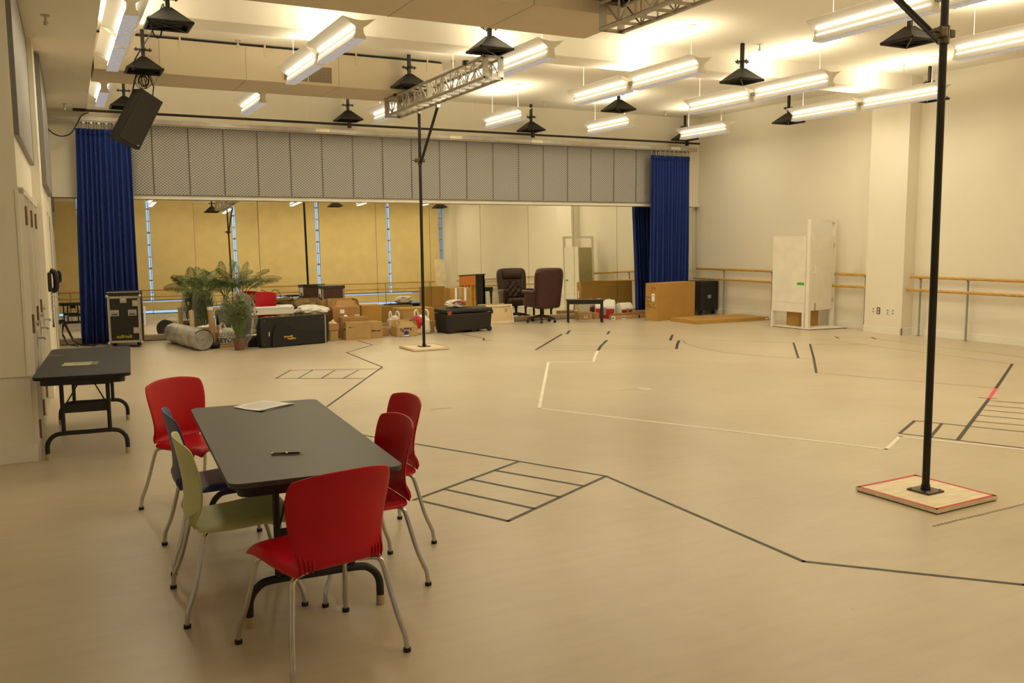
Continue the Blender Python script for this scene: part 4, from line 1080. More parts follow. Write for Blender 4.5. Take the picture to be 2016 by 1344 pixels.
# bubble-wrapped roll
def bubble_roll():
    A = Vector((2.07, 14.90, 0.175)); B = Vector((1.80, 16.38, 0.175)); L = (B - A).length; ang = math.atan2(B.y - A.y, B.x - A.x)
    t = thing('wrapped_roll', 'grey roll in bubble wrap lying on the floor left of the potted palms', 'roll', tuple((A + B) / 2), ang)
    rnd = random.Random(2); mb = MB()
    def fn(u, v):
        a = 2 * PI * u; r = 0.170 + 0.010 * mnoise.noise(Vector((math.cos(a) * 2, math.sin(a) * 2, v * 7))) + 0.006 * math.sin(v * 25)
        z = max(r * math.sin(a), -0.168)
        return Vector((L * (v - 0.5), r * math.cos(a), z))
    mb.grid(fn, 36, 26)
    mb.build('wrap_body', M_wrap, t, smooth=180)
    s = MB(); pts = []
    for k in range(150):
        a = k * 0.30; r = 0.008 + 0.155 * k / 149; pts.append((-L / 2 + 0.006 + 0.004 * math.sin(k), r * math.cos(a), r * math.sin(a)))
    s.tube(pts, 0.010, 6)
    s.build('spiral_end', M_wrap, t, smooth=180)
    MB().cyl((L / 2 + 0.02, 0, 0), 0.160, 0.06, 'X', 28).build('roll_core', M_felt, t)
bubble_roll()

# palms
def frond(t, base, az, length, rise, droop, nl, m, wid=0.17, name='frond'):
    mb = MB(); d = Vector((math.cos(az), math.sin(az), 0)); sd = Vector((-d.y, d.x, 0))
    pts = []
    for k in range(13):
        u = k / 12
        pts.append(Vector(base) + d * length * (0.25 * u + 0.75 * u ** 1.4) * math.cos(rise * 0.78) + Vector((0, 0, 1)) * (length * math.sin(rise) * (1.25 * u - 0.25 * u * u) - droop * u ** 2.6))
    mb.tube(pts, [0.008 - 0.006 * k / 12 for k in range(13)], 5)
    rnd = random.Random(int(az * 100) + nl); tw = (0.85 if int(az * 10) % 2 else -0.85) * abs(math.cos(az)) + rnd.uniform(-.2, .2)
    for k in range(nl):
        u = 0.25 + 0.75 * k / (nl - 1)
        i = min(11, int(u * 12)); f = u * 12 - i; p = pts[i].lerp(pts[i + 1], f); tg = (pts[i + 1] - pts[i]).normalized()
        wl_ = wid * (math.sin(PI * (0.18 + 0.78 * u)) ** 0.7) * rnd.uniform(0.9, 1.1)
        un = sd.cross(tg).normalized(); un = un if un.z > 0 else -un
        sw = sd * math.cos(tw) + un * math.sin(tw)
        for s in (-1, 1):
            out = (sw * s * 0.80 + tg * 0.62 + Vector((0, 0, 0.18))).normalized(); tip = p + out * wl_ + Vector((0, 0, -0.25 * wl_))
            mid = p + out * wl_ * 0.5 + Vector((0, 0, 0.012)); nrm = tg * 0.0062
            a = [p - nrm * 0.4, mid - nrm, tip, mid + nrm, p + nrm * 0.4]
            vs = [mb.bm.verts.new(q) for q in a]; mb.bm.faces.new((vs[0], vs[1], vs[3], vs[4])); mb.bm.faces.new((vs[1], vs[2], vs[3]))
    mb.build(name, m, t)
def palm(label, x, y, fr, hbase, wrap):
    t = thing('potted_palm', label, 'plant', (x, y, 0))
    MB().lathe([(0.10, 0), (0.13, 0.22), (0.14, 0.22), (0.14, 0.24), (0.125, 0.24), (0.12, 0.20)], n=20).build('pot', M_rub, t, smooth=40)
    MB().cyl((0, 0, 0.205), 0.12, 0.02, n=20).build('soil', M_soil, t)
    rnd = random.Random(int(x * 10)); s = MB()
    for k in range(7):
        a = k * 0.9; s.tube([(0.04 * math.cos(a), 0.04 * math.sin(a), 0.2), (0.05 * math.cos(a), 0.05 * math.sin(a), 0.5), (0.03 * math.cos(a), 0.03 * math.sin(a), hbase)], 0.009, 6)
    s.build('stems', M_stem, t)
    for (az, L, rise, droop) in fr:
        frond(t, (0.03 * math.cos(az), 0.03 * math.sin(az), hbase - 0.02), az, L, rise, droop, 25, M_leaf)
    if wrap:
        r0 = wrap
        def fn(u, v):
            a = 2 * PI * u; z = 0.26 + 0.62 * v
            rr = r0 * (0.75 + 0.5 * math.sin(PI * (0.15 + 0.75 * v))) * (1 + 0.16 * mnoise.noise(Vector((math.cos(a) * 2.2, math.sin(a) * 2.2, v * 5))))
            return Vector((rr * math.cos(a), rr * math.sin(a), z + 0.03 * mnoise.noise(Vector((a, v * 4, 1)))))
        MB().grid(fn, 34, 18).build('plastic_wrap', M_film, t, smooth=30)
        rnd2 = random.Random(9); g = MB()
        for k in range(160):
            a = rnd2.uniform(0, 2 * PI); z = rnd2.uniform(0.30, 0.80); rr = rnd2.uniform(0.04, r0 * 0.8)
            p = Vector((rr * math.cos(a), rr * math.sin(a), z)); q = p + Vector((rnd2.uniform(-.06, .06), rnd2.uniform(-.06, .06), rnd2.uniform(.05, .16)))
            n_ = Vector((rnd2.uniform(-1, 1), rnd2.uniform(-1, 1), 0)).normalized() * 0.016
            g.poly([p - n_ * .3, (p + q) / 2 - n_, q, (p + q) / 2 + n_, p + n_ * .3])
        g.build('bundled_leaves', M_leaf, t)
    return t
palm('feathery potted palm in plastic wrap left of the small wrapped plant', 2.31, 16.28,
     [(PI * 1.05, 0.52, 0.62, 0.16), (PI * 0.90, 0.50, 1.05, 0.08), (PI * 1.25, 0.50, 1.05, 0.12), (PI * 0.55, 0.56, 1.30, 0.04), (PI * 0.25, 0.55, 1.15, 0.08), (PI * 1.75, 0.50, 0.95, 0.15), (0.05, 0.50, 0.85, 0.18), (PI * 1.5, 0.45, 0.6, 0.22)], 0.80, 0.17)
palm('broad feathery potted palm behind the small wrapped plant', 2.93, 16.15,
     [(PI * 1.0, 0.58, 0.95, 0.14), (PI * 0.93, 0.60, 1.15, 0.05), (PI * 0.60, 0.66, 1.40, 0.02), (PI * 0.35, 0.64, 1.35, 0.03), (PI * 0.08, 0.70, 1.0, 0.14), (0.0, 0.78, 0.72, 0.20), (PI * 1.92, 0.70, 0.75, 0.20), (PI * 1.7, 0.60, 0.9, 0.18), (PI * 1.3, 0.60, 0.9, 0.16), (PI * 1.12, 0.62, 0.65, 0.26), (PI * 1.5, 0.45, 1.05, 0.10)], 0.78, 0)
# small wrapped plant
def wrapped_plant():
    t = thing('wrapped_plant', 'small leafy plant in a brown pot, bagged in clear plastic before the palms', 'plant', (2.60, 14.72, 0))
    MB().lathe([(0.075, 0), (0.10, 0.17), (0.108, 0.17), (0.108, 0.19), (0.095, 0.19), (0.09, 0.16)], n=20).build('pot', M_terra, t, smooth=40)
    MB().cyl((0, 0, 0.16), 0.09, 0.02, n=18).build('soil', M_soil, t)
    rnd = random.Random(5); s = MB(); g = MB(); g2 = MB()
    for k in range(130):
        a = rnd.uniform(0, 2 * PI); r1 = rnd.uniform(0.03, 0.30) ; h = rnd.uniform(0.45, 0.90); r0 = rnd.uniform(0.0, 0.05)
        hz = min(h, 0.95 - 0.45 * max(0, r1 - 0.17))
        p0 = Vector((r0 * math.cos(a), r0 * math.sin(a), 0.17)); p1 = Vector((r1 * 0.35 * math.cos(a), r1 * 0.35 * math.sin(a), 0.36)); p2 = Vector((r1 * math.cos(a), r1 * math.sin(a), hz))
        s.tube([p0, p1, p2], 0.0035, 4, smooth=3, cap=False)
        gg = g if k % 2 else g2
        for q in range(7):
            u = 0.35 + 0.65 * q / 6; p = p1.lerp(p2, u); sd = Vector((-math.sin(a), math.cos(a), 0)) * (1 if q % 2 else -1) + Vector((rnd.uniform(-.4, .4), rnd.uniform(-.4, .4), 0.55))
            sd.normalize(); tip = p + sd * 0.12; n_ = Vector((rnd.uniform(-1, 1), rnd.uniform(-1, 1), rnd.uniform(-.4, .4))).normalized() * 0.014
            gg.poly([p, (p + tip) / 2 - n_, tip, (p + tip) / 2 + n_])
    s.build('stems', M_leaf2, t); g.build('leaves', M_leaf, t); g2.build('leaves', M_leaf2, t)
    def fn(u, v):
        a = 2 * PI * u; z = 0.03 + 0.93 * v
        prof = 0.13 + 0.175 * math.sin(PI * min(1, max(0, (v - 0.10) / 0.86))) ** 0.7 if v > 0.1 else 0.13
        if v > 0.93: prof *= (1 - (v - 0.93) / 0.07 * 0.75)
        rr = prof * (1 + 0.12 * mnoise.noise(Vector((math.cos(a) * 2, math.sin(a) * 2, v * 5 + 3))))
        return Vector((rr * math.cos(a), rr * math.sin(a), z))
    MB().grid(fn, 34, 24).build('plastic_bag', M_film, t, smooth=35)
wrapped_plant()

def bag(label, x, y, w, d, h, m, seed, rot=0.0, cat='bag', name='plastic_bag', handles=True, z=0.0, extra=None, amp=0.22):
    t = thing(name, label, cat, (x, y, z), rot)
    MB().blob((0, 0, 0), (w, d, h), seed, amp, 2.0, 5, boxy=0.55 if handles else 0.8).build('bag_body', m, t, smooth=25)
    if handles:
        for sx in (-1, 1):
            mb = MB(); pts = [(sx * w * 0.30, -0.02, h * 0.62), (sx * w * 0.36, -0.03, h * 0.98), (sx * w * 0.24, 0.0, h * 1.13), (sx * w * 0.16, 0.02, h * 0.95), (sx * w * 0.10, 0.02, h * 0.62)]
            mb.tube(pts, 0.016, 6, smooth=4); mb.build('handle', m, t, smooth=60)
    return t
# stuff around the palms
carton('brown cardboard box full of crumpled white paper behind the bubble-wrapped roll', 2.11, 15.72, R(-2), 0.38, 0.32, 0.30, M_card, open_=True, flaps=False)
for k, (x, y, z, s, lab) in enumerate(((2.20, 15.83, 0.19, 0.15, 'left crumpled white paper'), (2.32, 15.90, 0.19, 0.17, 'middle crumpled white paper'), (2.42, 15.80, 0.19, 0.12, 'right crumpled white paper'))):
    o = MB().blob((0, 0, 0), (s, s, s * 0.95), k + 4, 0.5, 2.6, 2).build('crumpled_paper', M_paper, smooth=10); o.location = (x, y, z)
    tag(o, lab + ' in the brown box behind the bubble-wrapped roll', 'paper')
t = thing('cardboard_tube', 'upright brown cardboard mailing tube beside the bubble-wrapped roll', 'tube', (2.33, 15.58, 0.0), 0)
MB().tube([(0, 0, 0), (-0.03, 0.02, 0.64)], 0.045, 16).build('tube_body', M_card3, t, smooth=40)
MB().tube([(-0.029, 0.02, 0.60), (-0.031, 0.021, 0.65)], 0.048, 16).build('end_cap', M_white, t, smooth=40)
MB().bx(0.038, 0.049, -0.03, 0.01, 0.22, 0.46).build('label_strip', M_paper, t)
t = thing('cardboard_tube', 'short pale cardboard tube standing behind the brown mailing tube', 'tube', (2.09, 16.22, 0.0))
MB().tube([(0, 0, 0), (-0.01, 0.0, 0.56)], 0.042, 16).build('tube_body', M_canvas, t, smooth=40)
t = bag('white shopping bag printed in black capitals beside the small wrapped plant', 2.56, 15.44, 0.36, 0.24, 0.34, M_bagw, 11, R(-14), handles=True, amp=0.12)
text_mesh('printed_text', 'BED BATH &', 0.085, M_ink, t, (0.04, -0.148, 0.19), (R(83), 0, R(0)))
text_mesh('printed_text', 'BEYOND', 0.105, M_ink, t, (0.02, -0.152, 0.10), (R(88), 0, R(0)), bold=0.004)
MB().bx(-0.14, 0.12, -0.151, -0.149, 0.035, 0.04).build('printed_rule', M_ink, t)
o = MB().bx(-0.22, 0.22, -0.03, 0.03, 0, 0.035, bev=0.003).build('wood_strip', M_wood); o.location = (2.49, 15.16, 0); o.rotation_euler = (0, 0, R(4))
tag(o, 'thin brown wooden strip on the floor in front of the printed shopping bag', 'wood strip')
o = MB().blob((0, 0, 0), (0.17, 0.16, 0.11), 3, 0.3, 2, 3).build('cloth_bundle', M_rub, smooth=40); o.location = (2.28, 15.14, 0)
tag(o, 'small dark bundle on the floor right of the bubble-wrapped roll', 'cloth')
# guitar case
def guitar_case():
    t = thing('guitar_case', 'black hard guitar case standing on its long edge in front of the mirrors', 'case', (2.95, 14.73, 0), R(13))
    w, h, d = 1.23, 0.495, 0.17
    P = [(0.0, 0.05), (0.04, 0.0), (w - 0.05, 0.0), (w, 0.04), (w, h - 0.03), (w - 0.03, h), (0.03, h), (0.0, h - 0.03)]
    Mx = Matrix(((1, 0, 0, 0), (0, 0, 1, 0), (0, 1, 0, 0), (0, 0, 0, 1)))
    MB().prism(P, 0, d, Mx).build('case_body', M_case, t)
    # raised pocket outline
    Q = [(0.18, 0.01), (0.20, 0.27), (0.25, 0.36), (0.34, 0.40), (0.46, 0.36), (0.56, 0.28), (0.70, 0.23), (0.95, 0.19), (1.12, 0.17), (1.14, 0.02)]
    MB().prism(Q, -0.035, 0.0, Mx).build('front_pocket', mat('black nylon', (0.010, 0.009, 0.009), 0.75, bump=0.2, bscale=150), t)
    MB().tube([(x * 0.97 + 0.01, -0.036, z * 0.94 + .005) for x, z in Q[1:-1]], 0.004, 5, smooth=3).build('zip', M_rub, t)
    tr = MB()
    tr.prism([(w - 0.07, 0.0), (w - 0.045, 0.0), (w - 0.045, h), (w - 0.07, h)], -0.002, d + 0.002, Mx)
    tr.build('metal_valance', M_gry_pl, t)
    for x in (0.06, w - 0.12):
        for z in (h - 0.05, 0.06): MB().sph((x, -0.003, z), 0.008, 8).build('rivet', M_chrome, t)
    MB().tube([(0.66, d / 2, h), (0.67, d / 2, h + 0.035), (0.73, d / 2, h + 0.045), (0.79, d / 2, h + 0.035), (0.80, d / 2, h)], 0.010, 8, smooth=3).build('carry_handle', M_rub, t, smooth=60)
    for x in (0.14, 0.25, 0.42, 1.02): MB().bx(x - 0.025, x + 0.025, d / 2 - 0.02, d / 2 + 0.03, h, h + 0.012, bev=0.003).build('latch', M_gold, t)
    MB().bx(0.135, 0.15, -0.006, 0.0, 0.19, 0.26).build('side_buckle', M_canvas, t)
    scribble('brand_marks', M_yel, t, 0.39, 0.545, 0.165, 0.036, -0.0355, 7)
    scribble('brand_marks', M_yel, t, 0.45, 0.60, 0.128, 0.034, -0.0355, 8)
guitar_case()
t = thing('soft_case', 'low black soft case at the left end of the guitar case', 'case', (2.92, 15.12, 0), R(10))
MB().box((0, 0, 0.09), (0.36, 0.28, 0.18), bev=0.04).build('case_body', mat('black nylon', (0.010, 0.009, 0.009), 0.75), t)
MB().tube([(-0.1, -0.05, 0.175), (-0.08, -0.08, 0.22), (0.08, -0.08, 0.22), (0.1, -0.05, 0.175)], 0.008, 6, smooth=3).build('carry_strap', M_rub, t)
o = MB().box((0, 0, 0.004), (0.24, 0.18, 0.008)).build('paper_pad', M_paper); o.location = (2.94, 15.16, 0.181); o.rotation_euler = (0, 0, R(20))
tag(o, 'white papers lying on the low black soft case', 'paper')
# things on the red chair and behind the guitar case
t = thing('flat_white_box', 'long flat white box lying across the seat of the far red chair', 'box', (3.38, 15.92, 0.464), R(2))
MB().box((0, 0, 0.055), (0.74, 0.28, 0.11), bev=0.004).build('box_base', M_white, t)
MB().box((0, 0, 0.117), (0.75, 0.29, 0.014), bev=0.002).build('box_lid', M_paper, t)
o = MB().box((0, 0, 0.012), (0.24, 0.18, 0.024), bev=0.003).build('paper_pad', M_paper); o.location = (3.62, 15.93, 0.589); o.rotation_euler = (0, 0, R(8))
tag(o, 'small stack of white paper on the long flat white box', 'paper')
carton('plain cardboard box under the white garments behind the guitar case', 3.74, 15.55, R(4), 0.52, 0.42, 0.44, M_card)
o = MB().blob((0, 0, 0), (0.56, 0.44, 0.17), 21, 0.35, 2.2, 4).build('white_garments', M_cloth, smooth=60); o.location = (4.07, 15.77, 0.441)
tag(o, 'heap of white garments in plastic behind the guitar case', 'clothes')
# carton stack
carton('tall plain carton under the brown archive box, mostly hidden', 4.33, 16.14, R(3), 0.46, 0.42, 0.655, M_card)
def archive_box(label, x, y, z, rot):
    t = thing('archive_box', label, 'box', (x, y, z), rot)
    MB().box((0.21, 0.17, 0.115), (0.42, 0.34, 0.23), bev=0.003).build('box_body', M_brown, t)
    MB().box((0.21, 0.17, 0.232), (0.445, 0.365, 0.055), bev=0.004).build('box_lid', mat('near black lid', (0.035, 0.022, 0.016), 0.5, var=0.1), t)
    e = MB()
    for xx in (0.02, 0.40): e.bx(xx - 0.008, xx + 0.008, -0.003, 0.0, 0.0, 0.20)
    e.bx(0.02, 0.10, -0.003, 0, 0.0, 0.014)
    e.build('metal_corner', M_alu, t)
    MB().bx(-0.003, 0, 0.05, 0.27, 0.04, 0.20).build('end_label', M_paper, t)
    MB().cyl((-0.004, 0.16, 0.06), 0.05, 0.004, 'X', 16).build('finger_hole', M_brown, t)
archive_box('dark brown lidded archive box on top of the carton stack', 4.36, 16.16, 0.66, R(-4))
o = MB().blob((0, 0, 0), (0.40, 0.32, 0.20), 31, 0.35, 2.5, 4).build('knit_blanket', M_fur, smooth=60); o.location = (4.05, 16.28, 0.484)
tag(o, 'bundle of brown knitted blanket left of the archive box', 'blanket')
carton('carton supporting the brown knitted blanket', 3.90, 16.08, R(2), 0.40, 0.40, 0.48, M_card3)
carton('wide open-topped carton with a white label, below the archive box', 4.42, 15.66, R(-2), 0.50, 0.36, 0.545, M_card, open_=True, patches=((0.13, 0.21, 0.44, 0.51, M_paper, 'white_label'), (0.39, 0.485, 0.385, 0.41, M_paper, 'white_label'), (0.38, 0.48, 0.325, 0.36, M_paper, 'white_label')))
carton('square plain carton right of the open-topped carton', 5.00, 15.82, R(-4), 0.38, 0.40, 0.555, M_card2)
carton('half-open carton between the open-topped carton and the front carton', 4.50, 15.36, R(-3), 0.46, 0.26, 0.385, M_card)
o = MB().blob((0, 0, 0), (0.07, 0.07, 0.04), 5, 0.4, 2, 2).build('crumpled_paper', M_paper); o.location = (4.60, 15.49, 0.386)
tag(o, 'tiny crumpled white paper on the half-open carton', 'paper')
fc = carton('front carton with small printing, nearest of the stack to the camera', 4.50, 15.15, R(-4), 0.445, 0.17, 0.315, M_card3, patches=((0.05, 0.16, 0.232, 0.236, M_ink, 'printed_line'), (0.14, 0.40, 0.035, 0.038, mat('faint brown print', (0.28, 0.16, 0.06), 0.7), 'printed_line')))
scribble('printed_marks', M_ink, fc, 0.05, 0.09, 0.222, 0.014, 0.0, 2)
MB().bx(-0.003, -0.0005, 0.06, 0.12, 0.17, 0.21).build('hand_hole', M_dark, fc)
rc = carton('carton with handwriting, right of the front carton', 4.985, 15.24, R(2), 0.215, 0.30, 0.295, M_card3)
scribble('handwriting', M_ink, rc, 0.012, 0.185, 0.135, 0.030, 0.0, 5)
carton('small carton with a white top at the right end of the carton stack', 5.235, 15.46, R(3), 0.165, 0.20, 0.165, M_card)
carton('low small carton on the floor right of the guitar case', 4.24, 15.22, R(2), 0.14, 0.20, 0.175, M_card3)
carton('small open carton on the low one right of the guitar case', 4.225, 15.215, R(2), 0.17, 0.20, 0.125, M_card, z=0.177, open_=True, flaps=False)
o = MB().blob((0, 0, 0), (0.13, 0.13, 0.17), 8, 0.4, 2, 3).build('crumpled_paper', M_canvas, smooth=20); o.location = (4.305, 15.32, 0.187)
tag(o, 'cream crumpled paper poking out of the small open carton by the guitar case', 'paper')
# bags, boards
t = bag('white plastic bag with raised handles right of the square carton', 5.68, 15.98, 0.26, 0.22, 0.36, M_bagw, 14, R(-6), amp=0.2)
MB().blob((0.06, -0.05, 0.10), (0.20, 0.16, 0.20), 3, 0.15, 2, 3).build('red_print', M_bagr, t, smooth=60)
t = thing('cardboard_sheet', 'tan folded board standing on edge right of the white plastic bag', 'board', (5.83, 15.88, 0), R(-8))
MB().bx(0, 0.25, 0, 0.012, 0, 0.40).build('front_leaf', M_card3, t)
MB().prism([(0.25, 0), (0.31, 0.16), (0.298, 0.165), (0.24, 0.012)], 0, 0.40).build('side_leaf', mat('olive board', (0.22, 0.16, 0.06), 0.7), t)
t = thing('flat_board', 'grey-tan flat tray on the floor between the cartons and the blue-printed box', 'board', (5.50, 15.76, 0), R(2))
MB().bx(0, 0.33, 0, 0.02, 0, 0.11).bx(0, 0.33, 0, 0.10, 0.0, 0.012).bx(0, 0.012, 0, 0.10, 0, 0.10).build('tray', mat('grey board', (0.44, 0.36, 0.24), 0.7), t)
gb = carton('small open carton with blue printing on the floor, left of the middle pole', 5.47, 15.22, R(2), 0.40, 0.30, 0.165, M_card3, open_=True)
p = MB()
for (x0, x1, z0, z1) in ((0.06, 0.09, 0.125, 0.155), (0.13, 0.24, 0.135, 0.16), (0.25, 0.28, 0.11, 0.15), (0.10, 0.13, 0.085, 0.13), (0.135, 0.225, 0.035, 0.09), (0.15, 0.21, 0.09, 0.105), (0.05, 0.08, 0.0, 0.008), (0.13, 0.26, 0.0, 0.010), (0.32, 0.38, 0.0, 0.008)):
    p.bx(x0, x1, -0.002, -0.0005, z0, z1)
p.build('blue_print', M_blueink, gb)
MB().bx(0.13, 0.23, -0.0024, -0.0005, 0.012, 0.03).build('white_print', M_paper, gb)
MB().bx(0.06, 0.085, -0.0024, -0.0005, 0.095, 0.112).build('red_print', M_redink, gb)
t = bag('white carrier bag with a red print behind the middle pole', 6.07, 15.56, 0.36, 0.24, 0.40, M_bagw, 17, R(-12), amp=0.14)
MB().blob((-0.07, -0.055, 0.11), (0.24, 0.18, 0.23), 13, 0.35, 2.6, 4).build('red_print', M_bagr, t, smooth=60)
carton('long low carton by the mirror behind the red-printed carrier bag', 5.88, 16.22, R(1), 0.72, 0.42, 0.43, M_card2)
carton('narrow carton standing left of the black wheeled trunk', 6.25, 15.68, R(-3), 0.13, 0.22, 0.215, M_card)
carton('tan box leaning low between the carrier bag and the long low carton', 6.05, 16.08, R(-2), 0.20, 0.12, 0.36, M_card3)

# wheeled trunk
def trunk():
    t = thing('wheeled_trunk', 'black plastic wheeled trunk with a red latch, right of the middle pole', 'trunk', (6.45, 15.22, 0), R(8))
    w, d, h = 1.02, 0.48, 0.46
    b = MB(); b.box((w / 2, d / 2, 0.205), (w - 0.05, d - 0.05, 0.33), bev=0.025, taper=(1.05, 1.08)); b.build('tub', mat('trunk black plastic', (0.011, 0.009, 0.008), 0.5, var=0.2, vscale=30), t)
    MB().box((w / 2, d / 2, 0.42), (w + 0.01, d + 0.01, 0.075), bev=0.03).build('lid', mat('trunk black plastic', (0.02, 0.02, 0.02)), t)
    r = MB()
    for k in range(3): r.box((w / 2, 0.10 + k * 0.14, 0.458), (w - 0.12, 0.06, 0.008), bev=0.003)
    r.build('lid_ridge', mat('trunk black plastic', (0.02, 0.02, 0.02)), t)
    MB().box((0.055, -0.008, 0.385), (0.075, 0.03, 0.075), bev=0.008).build('latch', mat('red latch', (0.36, 0.05, 0.02), 0.5), t)
    MB().box((w - 0.02, -0.006, 0.375), (0.05, 0.025, 0.07), bev=0.006).build('latch', M_rub, t)
    for x in (w - 0.06,):
        for y in (0.03, d - 0.03): MB().cyl((x, y, 0.05), 0.05, 0.04, 'Y', 16).build('wheel', M_rub, t)
    for x in (0.10, 0.62): MB().bx(x - 0.05, x + 0.05, 0.03, d - 0.03, 0.0, 0.05, bev=0.006).build('foot', M_rub, t)
trunk()
t = bag('plastic bag of red-striped cloth lying on the black trunk', 6.78, 15.60, 0.40, 0.30, 0.17, M_bagw, 23, R(10), z=0.463, handles=False, amp=0.3)
for k, (x, z, l) in enumerate(((-0.02, 0.10, 0.22), (0.03, 0.075, 0.24), (0.05, 0.05, 0.2))):
    MB().tube([(x - l / 2, -0.13 + 0.02 * k, z), (x, -0.15, z + 0.03), (x + l / 2, -0.13, z + 0.01)], 0.014, 6, smooth=4).build('red_stripe', mat('faded maroon cloth', (0.26, 0.06, 0.055), 0.8, var=0.3, vscale=30), t, smooth=60)
tb = carton('tall tan carton with strips of white tape, behind the black trunk', 6.93, 16.18, R(-2), 0.44, 0.36, 0.80, M_card2, patches=((0.10, 0.145, 0.53, 0.80, M_paper, 'white_tape'), (0.30, 0.345, 0.54, 0.80, M_paper, 'white_tape')))
p = MB().box((0.212, -0.002, 0.72), (0.04, 0.002, 0.16), Matrix.Rotation(R(8), 4, 'Y')).box((0.205, -0.002, 0.635), (0.09, 0.002, 0.05), Matrix.Rotation(R(-20), 4, 'Y')); p.build('white_tape', M_yelpap, tb)
# canvas
t = thing('stretched_canvas', 'stretched canvas leaning backwards against the kerb left of the office chair', 'canvas', (8.32, 16.72, 0.0), R(2))
tl = Matrix.Rotation(R(-14), 4, 'X')
def tl_box(c, d): return MB().box(tl @ Vector(c), d, tl)
tl_box((0, 0.012, 0.195), (0.60, 0.004, 0.39)).build('canvas_sheet', M_canvas, t)
mb = MB()
for (c, d) in (((0, 0, 0.02), (0.62, 0.022, 0.04)), ((0, 0, 0.375), (0.62, 0.022, 0.04)), ((-0.29, 0, 0.2), (0.04, 0.022, 0.32)), ((0.29, 0, 0.2), (0.04, 0.022, 0.32))): mb.box(tl @ Vector(c), d, tl)
mb.build('stretcher_bars', M_ply, t)
tl_box((0.16, 0.008, 0.27), (0.05, 0.003, 0.07)).build('stamp', mat('brown stamp', (0.48, 0.28, 0.12), 0.7), t)

